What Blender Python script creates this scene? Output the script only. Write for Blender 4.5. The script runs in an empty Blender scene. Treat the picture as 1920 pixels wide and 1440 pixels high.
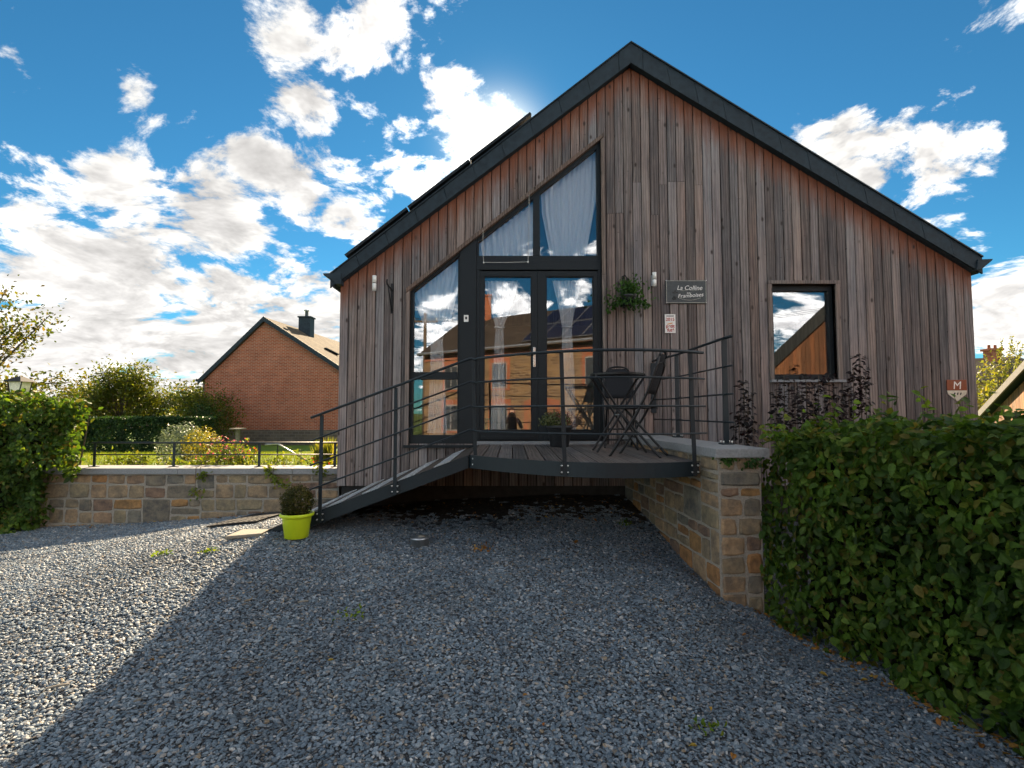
import bpy, math, random
import numpy as np
from mathutils import Vector, Matrix, Euler
R = math.radians
rng = np.random.default_rng(7)
random.seed(7)
sc = bpy.context.scene
C = sc.collection

# ------------------------------------------------------------------ camera
FPX, PITCH, EYE = 960.0, 3.2, 1.6           # focal length in photo pixels, degrees up, metres
cam_d = bpy.data.cameras.new('camera'); cam = bpy.data.objects.new('camera', cam_d); C.objects.link(cam)
cam_d.sensor_width = 36; cam_d.lens = FPX / 1920 * 36; cam_d.clip_start = 0.05; cam_d.clip_end = 3000
cam.location = (0, 0, EYE); cam.rotation_euler = (R(90 + PITCH), 0, 0)
sc.camera = cam
_c, _s = math.cos(R(PITCH)), math.sin(R(PITCH))
def ray(u, v):
    a, b = (u - 960) / FPX, (720 - v) / FPX
    return a, _c - b * _s, _s + b * _c
def P(u, v, Y):                             # photo pixel on the plane y = Y
    a, b, c = ray(u, v); t = Y / b
    return Vector((a * t, Y, EYE + c * t))
def G(u, v, Z):                             # photo pixel on the plane z = Z
    a, b, c = ray(u, v); t = (Z - EYE) / c
    return Vector((a * t, b * t, Z))
def PX(u, Y, v=720): return P(u, v, Y).x
def PZ(v, Y): return P(960, v, Y).z

# ------------------------------------------------------------------ node helpers
class NT:
    def __init__(s, nt): s.t = nt; nt.nodes.clear()
    def n(s, typ, ins=None, **kw):
        nd = s.t.nodes.new(typ)
        for k, v in kw.items(): setattr(nd, k, v)
        for k, v in (ins or {}).items():
            sk = nd.inputs[k]
            if isinstance(v, bpy.types.NodeSocket): s.t.links.new(v, sk)
            elif isinstance(v, bpy.types.Node): s.t.links.new(v.outputs[0], sk)
            else: sk.default_value = v
        return nd
    def m(s, op, a, b=0.0, c=None, clamp=False):
        d = {0: a, 1: b}
        if c is not None: d[2] = c
        return s.n('ShaderNodeMath', d, operation=op, use_clamp=clamp).outputs[0]
    def vm(s, op, a, b=None, sc_=None):
        nd = s.n('ShaderNodeVectorMath', {0: a}, operation=op)
        if b is not None:
            if isinstance(b, bpy.types.NodeSocket): s.t.links.new(b, nd.inputs[1])
            else: nd.inputs[1].default_value = b
        if sc_ is not None:
            if isinstance(sc_, bpy.types.NodeSocket): s.t.links.new(sc_, nd.inputs['Scale'])
            else: nd.inputs['Scale'].default_value = sc_
        return nd.outputs['Value'] if op in ('DOT_PRODUCT', 'LENGTH', 'DISTANCE') else nd.outputs[0]
    def mix(s, f, a, b, blend='MIX'):
        nd = s.n('ShaderNodeMix', data_type='RGBA', blend_type=blend, clamp_factor=True)
        for i, v in ((0, f), (6, a), (7, b)):
            if isinstance(v, bpy.types.NodeSocket): s.t.links.new(v, nd.inputs[i])
            else: nd.inputs[i].default_value = (tuple(v) + (1,)) if (i > 0 and len(v) == 3) else v
        return nd.outputs[2]
    def ramp(s, f, stops, interp='LINEAR'):
        nd = s.n('ShaderNodeValToRGB', {0: f}); cr = nd.color_ramp; cr.interpolation = interp
        while len(cr.elements) < len(stops): cr.elements.new(0.5)
        for e, (p, c) in zip(cr.elements, stops):
            e.position = p; e.color = (c, c, c, 1) if isinstance(c, (int, float)) else (tuple(c) + (1,))[:4]
        return nd.outputs[0]
    def mr(s, v, a, b, c=0.0, d=1.0, smooth=False):
        return s.n('ShaderNodeMapRange', {0: v, 1: a, 2: b, 3: c, 4: d}, interpolation_type='SMOOTHSTEP' if smooth else 'LINEAR').outputs[0]
    def noise(s, vec, scale, detail=4, rough=.55, dist=0.0):
        return s.n('ShaderNodeTexNoise', {'Vector': vec, 'Scale': scale, 'Detail': detail, 'Roughness': rough, 'Distortion': dist}).outputs[0]
    def pos(s): return s.n('ShaderNodeNewGeometry').outputs['Position']
    def rnd(s): return s.n('ShaderNodeObjectInfo').outputs['Random']
    def bump(s, h, strength=.4, dist=.01):
        return s.n('ShaderNodeBump', {'Height': h, 'Strength': strength, 'Distance': dist}).outputs[0]
    def comb(s, x, y, z): return s.n('ShaderNodeCombineXYZ', {0: x, 1: y, 2: z}).outputs[0]
    def sep(s, v): return s.n('ShaderNodeSeparateXYZ', {0: v}).outputs
    def out(s, shader): s.n('ShaderNodeOutputMaterial', {0: shader})
    def bsdf(s, color, rough=.7, normal=None, metal=0.0, spec=.4, **extra):
        d = {'Base Color': color if isinstance(color, bpy.types.NodeSocket) else tuple(color) + (1,), 'Roughness': rough, 'Metallic': metal, 'Specular IOR Level': spec}
        if normal is not None: d['Normal'] = normal
        d.update(extra)
        return s.n('ShaderNodeBsdfPrincipled', d).outputs[0]
def mat(name):
    m = bpy.data.materials.new(name); m.use_nodes = True
    return m, NT(m.node_tree)

# ------------------------------------------------------------------ sun, sky with clouds, exposure
SUN_AZ, SUN_EL = -1.6, 28.2                 # degrees left of straight ahead, degrees up (the sun stands behind the verge)
sun_d = bpy.data.lights.new('sun', 'SUN'); sun_o = bpy.data.objects.new('sun', sun_d); C.objects.link(sun_o)
sun_d.energy = 2.05; sun_d.angle = R(.53); sun_d.color = (1.0, .78, .52)
sdir = Vector((math.sin(R(SUN_AZ)) * math.cos(R(SUN_EL)), math.cos(R(SUN_AZ)) * math.cos(R(SUN_EL)), math.sin(R(SUN_EL))))
sun_o.rotation_euler = sdir.to_track_quat('Z', 'Y').to_euler(); sun_o.location = sdir * 60
vs = sc.view_settings
sc.display_settings.display_device = 'sRGB'
vs.view_transform = 'Standard'; vs.look = 'None'; vs.gamma = 1; vs.exposure = 3.42; vs.use_curve_mapping = False
sc.cycles.use_denoising = True
sc.cycles.max_bounces = 6; sc.cycles.diffuse_bounces = 3; sc.cycles.glossy_bounces = 3; sc.cycles.transparent_max_bounces = 16
sc.cycles.sample_clamp_indirect = 6
sc.cycles.use_adaptive_sampling = True; sc.cycles.adaptive_threshold = .02

w = bpy.data.worlds.new('World'); sc.world = w; w.use_nodes = True
w.cycles.sampling_method = 'MANUAL'; w.cycles.sample_map_resolution = 512
t = NT(w.node_tree)
sky = t.n('ShaderNodeTexSky', sky_type='NISHITA', sun_disc=False, sun_elevation=R(SUN_EL), sun_rotation=R(SUN_AZ), altitude=300, air_density=1.0, dust_density=0.05, ozone_density=2.5)
d = t.n('ShaderNodeTexCoord').outputs['Generated']
dx, dy, dz = t.sep(d)
def pdir(u, v, mirror=False):
    a, b, c = ray(u, v)
    return Vector((a, -b if mirror else b, c)).normalized()
cov = None
BL = [(200,570,350,1.3),(90,660,290,1.35),(420,640,300,1.3),(600,640,230,1.2),(400,400,180,1.3),(250,375,140,1.1),
      (520,320,165,1.25),(550,220,130,.9),(690,70,165,1.15),(580,50,130,.78),(830,150,100,.8),(700,190,80,.58),
      (880,270,120,1.),(770,310,130,.76),(670,395,130,.84),(400,285,85,.78),(330,235,85,.77),(255,165,80,.70),
      (20,95,70,.66),(70,360,100,.5),(1630,300,140,1.2),(1740,300,130,1.1),(1700,370,90,.8),(1840,320,70,.66),(1510,250,70,.56),(1890,610,210,1.3)]
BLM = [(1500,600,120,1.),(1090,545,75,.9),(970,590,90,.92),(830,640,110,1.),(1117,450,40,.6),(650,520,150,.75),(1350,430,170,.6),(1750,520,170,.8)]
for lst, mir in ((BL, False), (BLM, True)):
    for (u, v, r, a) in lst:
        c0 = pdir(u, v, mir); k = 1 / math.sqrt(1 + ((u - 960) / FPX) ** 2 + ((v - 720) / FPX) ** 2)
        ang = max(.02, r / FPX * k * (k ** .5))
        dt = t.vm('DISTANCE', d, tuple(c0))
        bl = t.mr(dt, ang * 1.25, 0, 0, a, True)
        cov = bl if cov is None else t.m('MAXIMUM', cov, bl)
inv = t.m('DIVIDE', 1.0, t.m('ADD', t.m('MAXIMUM', dz, 0.0), .30))
pc = t.vm('SCALE', d, None, inv)
warp = t.n('ShaderNodeTexNoise', {'Vector': pc, 'Scale': 2.2, 'Detail': 1}).outputs['Color']
pcw = t.vm('ADD', pc, t.vm('SCALE', t.vm('SUBTRACT', warp, (.5, .5, .5)), None, .28))
fb = t.noise(pcw, 6.0, 9, .63)
low = t.noise(pc, .9, 2, .5)
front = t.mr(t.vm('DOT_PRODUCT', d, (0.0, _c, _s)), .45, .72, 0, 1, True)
covg = t.m('MAXIMUM', cov, t.m('MULTIPLY', t.mr(low, .30, .62, .25, .85), t.m('SUBTRACT', 1.0, t.m('MULTIPLY', front, 1.0))))  # extra cloud cover outside the view, added to brighten shaded surfaces
clear = t.mr(t.vm('DISTANCE', d, tuple(pdir(1010, 330, True))), .62, .25, 0, 1, True)
covg = t.m('MAXIMUM', cov, t.m('MULTIPLY', covg, t.m('SUBTRACT', 1.0, clear)))
covn = t.m('MULTIPLY', covg, .47)
fbc = t.m('MULTIPLY_ADD', t.m('SUBTRACT', fb, .5), 1.75, .5)
dens = t.m('SUBTRACT', t.m('ADD', fbc, covn), .745)
alpha = t.mr(dens, -.03, .19, 0, 1, True)
# thicker cloud turns grey underneath; shade from the density a little higher up towards the sun
up = t.vm('ADD', pcw, tuple(Vector((sdir.x, sdir.y, .8)) * .045))
fb2 = t.noise(up, 6.0, 4, .6)
thick = t.mr(t.m('ADD', t.m('MULTIPLY', fb2, .7), t.m('MULTIPLY', covn, .55)), .46, .68, 0, 1, True)
ccol = t.mix(thick, (1.0, .98, .93), (.68, .66, .64))
sd = t.vm('DOT_PRODUCT', d, tuple(sdir))
glow = t.m('POWER', t.m('MAXIMUM', sd, 0.0), 26.0)
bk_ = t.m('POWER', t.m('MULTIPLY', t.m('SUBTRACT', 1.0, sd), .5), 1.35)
cb = t.m('MULTIPLY_ADD', glow, 1.4, t.m('MULTIPLY_ADD', bk_, 6.6, 1.12))  # clouds away from the sun boosted as fill light for the shade
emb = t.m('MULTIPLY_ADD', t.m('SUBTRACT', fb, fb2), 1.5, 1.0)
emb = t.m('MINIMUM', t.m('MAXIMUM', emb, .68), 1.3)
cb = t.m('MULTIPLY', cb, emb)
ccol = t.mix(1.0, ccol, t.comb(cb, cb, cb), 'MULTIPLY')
halo = t.m('POWER', t.m('MAXIMUM', sd, 0.0), 600.0)
skyt = t.mix(1.0, sky.outputs[0], (.038, .106, .124), 'MULTIPLY')
skyt = t.mix(1.0, skyt, t.mix(1.0, t.comb(halo, halo, halo), (2.6, 2.3, 1.6), 'MULTIPLY'), 'ADD')
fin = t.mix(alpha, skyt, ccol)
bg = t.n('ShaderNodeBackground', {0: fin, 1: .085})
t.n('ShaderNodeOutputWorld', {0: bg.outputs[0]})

# ------------------------------------------------------------------ mesh + object helpers
class MB:
    def __init__(s): s.v = []; s.f = []
    def add(s, vs_, fs):
        k = len(s.v); s.v += [tuple(p) for p in vs_]; s.f += [tuple(i + k for i in f) for f in fs]; return s
    def box(s, x0, x1, y0, y1, z0, z1, M=None):
        p = [Vector((x, y, z)) for z in (z0, z1) for y in (y0, y1) for x in (x0, x1)]
        if M is not None: p = [M @ q for q in p]
        return s.add(p, [(0,2,3,1),(4,5,7,6),(0,1,5,4),(2,6,7,3),(0,4,6,2),(1,3,7,5)])
    def prism(s, poly, y0, y1, M=None):      # poly in (x, z), extruded along y
        n = len(poly)
        p = [Vector((a, y0, b)) for a, b in poly] + [Vector((a, y1, b)) for a, b in poly]
        if M is not None: p = [M @ q for q in p]
        return s.add(p, [tuple(range(n)), tuple(range(2 * n - 1, n - 1, -1))] + [(i, i + n, (i + 1) % n + n, (i + 1) % n) for i in range(n)])
    def tube(s, pts, r, n=8, cap=True):
        pts = [Vector(p) for p in pts]; rs = r if isinstance(r, (list, tuple)) else [r] * len(pts)
        rings = []; up = None
        for i, p in enumerate(pts):
            a = pts[max(i - 1, 0)]; b = pts[min(i + 1, len(pts) - 1)]
            dr = (b - a).normalized()
            if up is None:
                up = Vector((0, 0, 1)) if abs(dr.z) < .9 else Vector((1, 0, 0))
            sx = dr.cross(up).normalized(); uu = sx.cross(dr).normalized(); up = uu
            rings.append([p + (sx * math.cos(2 * math.pi * k / n) + uu * math.sin(2 * math.pi * k / n)) * rs[i] for k in range(n)])
        vv = [q for rg in rings for q in rg]; ff = []
        for i in range(len(pts) - 1):
            for k in range(n):
                a = i * n + k; b = i * n + (k + 1) % n
                ff.append((a, b, b + n, a + n))
        if cap:
            ff.append(tuple(range(n - 1, -1, -1))); ff.append(tuple(range((len(pts) - 1) * n, len(pts) * n)))
        return s.add(vv, ff)
    def bar(s, a, b, w, h, up=(0, 0, 1)):     # straight bar of rectangular section
        a, b = Vector(a), Vector(b); dr = (b - a).normalized(); up = Vector(up)
        sx = dr.cross(up).normalized(); uu = sx.cross(dr).normalized()
        vv = [p + sx * i * w / 2 + uu * j * h / 2 for p in (a, b) for i, j in ((-1, -1), (1, -1), (1, 1), (-1, 1))]
        return s.add(vv, [(3,2,1,0),(4,5,6,7),(0,1,5,4),(1,2,6,5),(2,3,7,6),(3,0,4,7)])
    def lathe(s, prof, n=24, c=(0, 0, 0)):
        vv = [(c[0] + r * math.cos(2 * math.pi * k / n), c[1] + r * math.sin(2 * math.pi * k / n), c[2] + z) for r, z in prof for k in range(n)]
        ff = [(i * n + k, i * n + (k + 1) % n, (i + 1) * n + (k + 1) % n, (i + 1) * n + k) for i in range(len(prof) - 1) for k in range(n)]
        ff.append(tuple(range(n - 1, -1, -1))); ff.append(tuple(range((len(prof) - 1) * n, len(prof) * n)))
        return s.add(vv, ff)
    def build(s, name, m, parent=None, smooth=False, local=False, bevel=0, kind=None):
        me = bpy.data.meshes.new(name)
        o_ = Vector((0, 0, 0)) if (parent is None or local) else ORG.get(parent.name, Vector((0, 0, 0)))
        me.from_pydata([(p[0] - o_.x, p[1] - o_.y, p[2] - o_.z) for p in s.v], [], s.f)
        me.validate(); me.update()
        me.materials.append(m)
        if smooth: me.shade_smooth()
        o = bpy.data.objects.new(name, me); C.objects.link(o)
        if parent is not None: o.parent = parent; ORG[o.name] = o_
        if bevel:
            b = o.modifiers.new('bevel', 'BEVEL'); b.width = bevel; b.segments = 2; b.limit_method = 'ANGLE'; b.angle_limit = R(40)
        if kind: o['kind'] = kind
        return o
ORG = {}
def tag(o, label=None, cat=None, group=None, kind=None):
    if label: o['label'] = label
    if cat: o['category'] = cat
    if group: o['group'] = group
    if kind: o['kind'] = kind
    return o
def thing(name, loc, label, cat, group=None, rotz=0):
    o = bpy.data.objects.new(name, None); C.objects.link(o); o.empty_display_size = .1
    o.location = loc; o.rotation_euler = (0, 0, rotz); ORG[o.name] = Vector(loc)
    return tag(o, label, cat, group)
def dup(root, loc, rotz, label=None, group=None):
    def cp(o, par):
        c = o.copy(); C.objects.link(c)
        if par is not None: c.parent = par; c.matrix_parent_inverse = o.matrix_parent_inverse.copy()
        for ch in list(o.children): cp(ch, c)
        return c
    r = cp(root, None); r.location = loc; r.rotation_euler = (0, 0, rotz)
    if label: r['label'] = label
    if group: r['group'] = group
    return r
def text_mesh(body, size, name, m, parent, loc, rot=(R(90), 0, 0), shear=0.0, extrude=.0012, sx=1.0, bold=0.0):
    cu = bpy.data.curves.new(name, 'FONT'); cu.body = body; cu.size = size; cu.shear = shear; cu.extrude = extrude; cu.offset = bold
    cu.align_x = 'CENTER'; cu.align_y = 'CENTER'
    tmp = bpy.data.objects.new(name + '_curve', cu); C.objects.link(tmp)
    me = bpy.data.meshes.new_from_object(tmp.evaluated_get(bpy.context.evaluated_depsgraph_get()))
    bpy.data.objects.remove(tmp); bpy.data.curves.remove(cu)
    me.materials.clear(); me.materials.append(m)
    M4 = Matrix.Translation(Vector(loc) - ORG[parent.name]) @ Euler(rot).to_matrix().to_4x4() @ Matrix.Diagonal((sx, 1, 1, 1))
    me.transform(M4)
    o = bpy.data.objects.new(name, me); C.objects.link(o); o.parent = parent
    return o
def fast_mesh(name, verts, nper, faces_t, rnd, m, parent=None, smooth=False, kind=None):
    # verts (N*nper,3); faces_t: quad templates (k,4) inside each group of nper
    N = len(verts) // nper; k = len(faces_t)
    me = bpy.data.meshes.new(name)
    if parent is not None:
        o_ = ORG.get(parent.name, Vector((0, 0, 0))); verts = verts - np.array(o_)
    me.vertices.add(len(verts)); me.vertices.foreach_set('co', verts.astype(np.float32).ravel())
    idx = (np.arange(N)[:, None, None] * nper + np.array(faces_t)[None]).reshape(-1)
    me.loops.add(len(idx)); me.loops.foreach_set('vertex_index', idx.astype(np.int32))
    me.polygons.add(N * k); me.polygons.foreach_set('loop_start', (np.arange(N * k) * 4).astype(np.int32))
    me.update(calc_edges=True)
    at = me.attributes.new('rnd', 'FLOAT', 'FACE'); at.data.foreach_set('value', np.repeat(rnd, k).astype(np.float32))
    me.materials.append(m)
    if smooth: me.shade_smooth()
    o = bpy.data.objects.new(name, me); C.objects.link(o)
    if parent is not None: o.parent = parent
    if kind: o['kind'] = kind
    return o
LEAF6 = np.array([(0,0,0),(0,1,-.16),(-.27,.28,.07),(-.25,.66,.03),(.27,.28,.07),(.25,.66,.03)], float)
LEAF6_F = [(0,1,3,2),(0,4,5,1)]
LEAF4 = np.array([(0,0,0),(-.27,.45,.09),(0,1,-.1),(.27,.45,.09)], float); LEAF4_F = [(0,3,2,1)]
BLADE = np.array([(-.02,0,0),(.02,0,0),(.012,.6,.06),(-.004,1,.16)], float); BLADE_F = [(0,1,2,3)]
def unit(a): return a / np.maximum(np.linalg.norm(a, axis=1, keepdims=True), 1e-9)
def leaf_verts(pos, nrm, size, shape=LEAF6, droop=None):
    N = len(pos); nrm = unit(nrm)
    ref = rng.normal(size=(N, 3))
    if droop is not None: ref = ref * .6 + np.array(droop)[None]
    B = unit(ref - nrm * np.sum(ref * nrm, 1, keepdims=True)); T = np.cross(B, nrm)
    sz = np.asarray(size).reshape(-1, 1, 1) * np.ones((N, 1, 1))
    return (pos[:, None] + sz * (shape[None, :, 0:1] * T[:, None] + shape[None, :, 1:2] * B[:, None] + shape[None, :, 2:3] * nrm[:, None])).reshape(-1, 3)
def leaves(name, pos, nrm, size, m, parent=None, shape='6', droop=None, kind=None, rnd=None):
    sh, fc = {'6': (LEAF6, LEAF6_F), '4': (LEAF4, LEAF4_F), 'b': (BLADE, BLADE_F)}[shape]
    if rnd is None: rnd = rng.random(len(pos))
    return fast_mesh(name, leaf_verts(pos, nrm, size, sh, droop), len(sh), fc, rnd, m, parent, kind=kind)

# ------------------------------------------------------------------ materials
def simple(name, col, rough=.6, metal=0.0, spec=.4, nscale=30, namp=.15, bumps=.0):
    m, t = mat(name); p = t.pos()
    n_ = t.noise(p, nscale, 5)
    c = t.mix(t.mr(n_, .3, .7), tuple(x * (1 - namp) for x in col), tuple(min(1, x * (1 + namp)) for x in col))
    nr = t.bump(n_, bumps, .01) if bumps else None
    t.out(t.bsdf(c, t.mr(n_, .3, .7, max(.05, rough - .08), min(1, rough + .08)), nr, metal, spec))
    return m
M_metal = simple('anthracite_metal', (.013, .021, .027), .45, .0, .3, 60, .12, .05)
M_frame = simple('anthracite_frame', (.011, .015, .018), .5, .0, .25, 40, .1)
M_fascia = simple('slate_fascia', (.024, .036, .046), .7, 0, .2, 14, .28, .12)
M_steel = simple('brushed_steel', (.62, .62, .60), .3, 1.0, .5, 80, .08)
M_galv = simple('galvanised', (.52, .55, .58), .36, .85, .5, 45, .2)
M_grate = simple('grating_metal', (.62, .66, .70), .32, .35, .5, 45, .12)
M_black = simple('black_rubber', (.012, .012, .013), .65, 0, .3, 50, .2, .1)
M_chairmetal = simple('chair_steel', (.010, .010, .011), .42, 0, .35, 50, .15)
M_textile = simple('chair_textile', (.016, .017, .020), .85, 0, .2, 300, .3, .3)
M_coping = simple('bluestone', (.23, .235, .24), .75, 0, .35, 55, .18, .2)
M_slab = simple('pale_slab', (.22, .20, .165), .85, 0, .3, 40, .18, .3)
M_mortar = simple('mortar', (.31, .28, .235), .95, 0, .2, 70, .2, .5)
M_concrete = simple('plinth', (.035, .033, .032), .9, 0, .2, 12, .3, .3)
M_lime = simple('lime_plastic', (.50, .62, .012), .38, 0, .45, 8, .05)
M_darkpot = simple('dark_pot', (.022, .024, .027), .5, 0, .4, 25, .2)
M_plasticw = simple('white_plastic', (.75, .74, .70), .4, 0, .4, 20, .05)
M_white = simple('white_enamel', (.78, .76, .72), .45, 0, .4, 20, .05)
M_red = simple('red_print', (.42, .03, .02), .5)
M_orange = simple('orange_print', (.65, .28, .03), .5)
M_blackprint = simple('black_print', (.03, .03, .03), .5)
M_signplate = simple('slate_sign', (.055, .062, .064), .5, 0, .4, 30, .2)
M_signtrim = simple('sign_trim', (.42, .41, .35), .5)
M_brown = simple('badge_brown', (.22, .055, .02), .4)
M_badgew = simple('badge_cream', (.60, .56, .45), .4)
M_soil = simple('dark_soil', (.025, .020, .016), 1, 0, .1, 20, .4, .5)
M_bark = simple('bark', (.10, .075, .055), .95, 0, .2, 25, .4, .6)
M_interior = simple('interior_plaster', (.50, .47, .42), .9, 0, .2, 3, .04)
M_floorin = simple('interior_floor', (.18, .11, .06), .5, 0, .4, 8, .2)
M_teal = simple('teal_cloth', (.02, .32, .25), .8)
M_cover = simple('white_cover', (.72, .68, .68), .9)
M_solar = simple('solar_cells', (.012, .014, .03), .15, 0, .6, 12, .2)
M_alu = simple('aluminium', (.50, .51, .52), .35, .9)
M_pane_dark = simple('window_glass_far', (.03, .035, .04), .06, 0, .6)
M_lampglass = simple('lamp_glass', (.80, .74, .55), .25, 0, .5)
M_galvd = simple('dull_zinc', (.17, .165, .155), .6, 0, .3, 20, .15)
M_cable = simple('pale_cable', (.62, .60, .55), .5)

# roof line of the gable (bottom of the fascia), from the photograph at the verge plane
YF, YV = 6.70, 6.60
XL, XR = PX(634, YF), PX(1826, YF, 600)
A_L, A_T, A_R = P(632, 530, YV), P(1183, 118, YV), P(1828, 504, YV)
SL_L = (A_T.z - A_L.z) / (A_T.x - A_L.x); SL_R = (A_R.z - A_T.z) / (A_R.x - A_T.x)
def zroof(x): return A_T.z + (SL_L if x < A_T.x else SL_R) * (x - A_T.x)

def wood(name, weather=True, grey=(.242, .214, .202), dark=(.055, .047, .045), red=(.21, .068, .030), scale=1.0, axis='z'):
    m, t = mat(name); p = t.pos(); r = t.rnd()
    x, y, z = t.sep(p)
    off = t.m('MULTIPLY', r, 57.0)
    if axis == 'z': gv = t.comb(t.m('ADD', t.m('MULTIPLY', x, 1.0), off), t.m('MULTIPLY', y, .6), t.m('MULTIPLY', z, .055))
    elif axis == 'y': gv = t.comb(t.m('ADD', x, off), t.m('MULTIPLY', y, .055), z)
    else: gv = t.comb(t.m('MULTIPLY', x, .055), t.m('ADD', y, off), z)
    gr = t.noise(gv, 120 * scale, 5, .65, .2)
    gr2 = t.noise(gv, 34 * scale, 4, .6, .9)
    # growth rings drawn out along the board
    wv = t.n('ShaderNodeTexWave', {'Vector': t.vm('ADD', gv, t.comb(0.0, 0.0, t.m('MULTIPLY', r, 9.0))), 'Scale': 9 * scale, 'Distortion': 9.0, 'Detail': 3.0, 'Detail Scale': 1.4}, wave_type='BANDS', bands_direction='X').outputs['Fac']
    tone = t.m('ADD', t.m('MULTIPLY', gr, .34), t.m('ADD', t.m('MULTIPLY', gr2, .17), t.m('MULTIPLY', wv, .13)))
    tone = t.m('ADD', t.m('ADD', tone, .30), t.m('MULTIPLY', t.m('SUBTRACT', r, .5), .20))
    col = t.ramp(t.m('SUBTRACT', tone, .1), [(.30, dark), (.47, tuple(a * .55 for a in grey)), (.60, grey), (.80, tuple(min(1, a * 1.45) for a in grey))])
    col = t.mix(1.0, col, t.mix(t.m('FRACT', t.m('MULTIPLY', r, 7.31)), (.91, .95, 1.0), (1.09, .98, .90)), 'MULTIPLY')
    # blotches of grey-blue weathering
    bl = t.noise(t.comb(t.m('ADD', t.m('MULTIPLY', x, 5.0), off), y, t.m('MULTIPLY', z, .9)), 1.6, 4, .6)
    col = t.mix(t.mr(bl, .42, .7, 0, .75), col, t.mix(1.0, col, (.50, .55, .62), 'MULTIPLY'))
    warm = t.mr(t.noise(t.comb(t.m('ADD', t.m('MULTIPLY', x, 3.0), off), y, t.m('MULTIPLY', z, .5)), 1.1, 3), .42, .68, 0, .7)
    col = t.mix(warm, col, t.mix(1.0, col, (1.12, .92, .84), 'MULTIPLY'))
    if weather:
        zl = t.m('MULTIPLY_ADD', t.m('SUBTRACT', x, A_T.x), SL_L, A_T.z); zr = t.m('MULTIPLY_ADD', t.m('SUBTRACT', x, A_T.x), SL_R, A_T.z)
        dd = t.m('SUBTRACT', t.m('MINIMUM', zl, zr), z)
        fr = t.noise(t.comb(t.m('ADD', t.m('MULTIPLY', x, 9.0), off), 0.0, t.m('MULTIPLY', z, 1.2)), 1.5, 5, .65)
        f = t.m('SUBTRACT', t.mr(dd, -.02, .62, 1.0, 0.0), t.mr(fr, .3, .75, 0, .55))
        f = t.mr(f, 0, .6, 0, .88)
        redc = t.mix(gr2, tuple(a * .45 for a in red), tuple(a * 1.35 for a in red))
        col = t.mix(f, col, redc)
        rs = t.noise(t.comb(t.m('ADD', t.m('MULTIPLY', x, 14.0), off), 0.0, t.m('MULTIPLY', z, .35)), 1.0, 4, .7)
        col = t.mix(t.mr(rs, .58, .8, 0, .38), col, redc)
    # knots
    vo = t.n('ShaderNodeTexVoronoi', {'Vector': t.comb(t.m('ADD', t.m('MULTIPLY', x, 1.0), off), y if axis != 'y' else t.m('MULTIPLY', y, .55), t.m('MULTIPLY', z, .55) if axis == 'z' else z), 'Scale': 7.5}, feature='F1')
    kn = t.mr(vo.outputs['Distance'], .05, .19, 1, 0, True)
    kn = t.m('MULTIPLY', kn, t.mr(t.sep(vo.outputs['Color'])[0], .40, .47))
    col = t.mix(t.m('MULTIPLY', kn, .9), col, (.028, .018, .014))
    if axis == 'z':
        v2 = t.n('ShaderNodeTexVoronoi', {'Vector': t.comb(t.m('ADD', t.m('MULTIPLY', x, .8), off), y, t.m('MULTIPLY', z, 1.5)), 'Scale': 9.0}, feature='F1')
        k2 = t.m('MULTIPLY', t.mr(v2.outputs['Distance'], .06, .20, 1, 0, True), t.mr(t.sep(v2.outputs['Color'])[1], .36, .42))
        col = t.mix(t.m('MULTIPLY', k2, .75), col, (.030, .020, .017))
    h = t.m('ADD', t.m('MULTIPLY', gr, .6), t.m('MULTIPLY', wv, .4))
    t.out(t.bsdf(col, t.mr(gr, .3, .7, .62, .85), t.bump(h, .35, .006), 0, .3))
    return m
M_board = wood('larch_cladding')
M_trim = wood('larch_trim', False, (.215, .175, .150), (.07, .05, .04))
M_deck = wood('deck_board', False, (.13, .118, .108), (.045, .04, .038), axis='y')
M_ramp = wood('ramp_board', False, (.075, .065, .056), (.028, .024, .021), axis='y')
M_barn = wood('barn_larch', False, (.20, .095, .045), (.08, .035, .018))
M_shed = wood('sunny_larch', False, (.34, .19, .10), (.14, .07, .035))

def stone_mat(name, dim=1.0):
    m, t = mat(name); r = t.rnd(); p = t.pos()
    pv = t.vm('ADD', p, t.comb(t.m('MULTIPLY', r, 31.0), t.m('MULTIPLY', r, 17.0), 0.0))
    base = t.ramp(r, [(0, (.24, .215, .175)), (.16, (.27, .185, .10)), (.22, (.215, .20, .165)), (.36, (.155, .16, .155)), (.46, (.27, .225, .175)), (.60, (.175, .14, .125)), (.66, (.22, .215, .175)), (.80, (.25, .16, .09)), (.85, (.15, .165, .17)), (.92, (.25, .20, .16))], 'CONSTANT')
    base = t.mix(1.0, base, (1.18, 1.04, .88), 'MULTIPLY')
    n1 = t.noise(pv, 9, 6, .65); n2 = t.noise(pv, 45, 6, .7)
    col = t.mix(t.mr(n1, .35, .68), t.mix(1.0, base, (.55, .56, .60), 'MULTIPLY'), t.mix(1.0, base, (1.35, 1.22, 1.05), 'MULTIPLY'))
    col = t.mix(t.mr(n2, .48, .75, 0, .5), col, t.mix(1.0, col, (.45, .45, .45), 'MULTIPLY'))
    if dim != 1: col = t.mix(1.0, col, (dim, dim, dim), 'MULTIPLY')
    t.out(t.bsdf(col, .88, t.bump(t.m('ADD', n1, t.m('MULTIPLY', n2, .6)), .6, .02), 0, .25))
    return m
M_stone = stone_mat('wall_stone')

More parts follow.
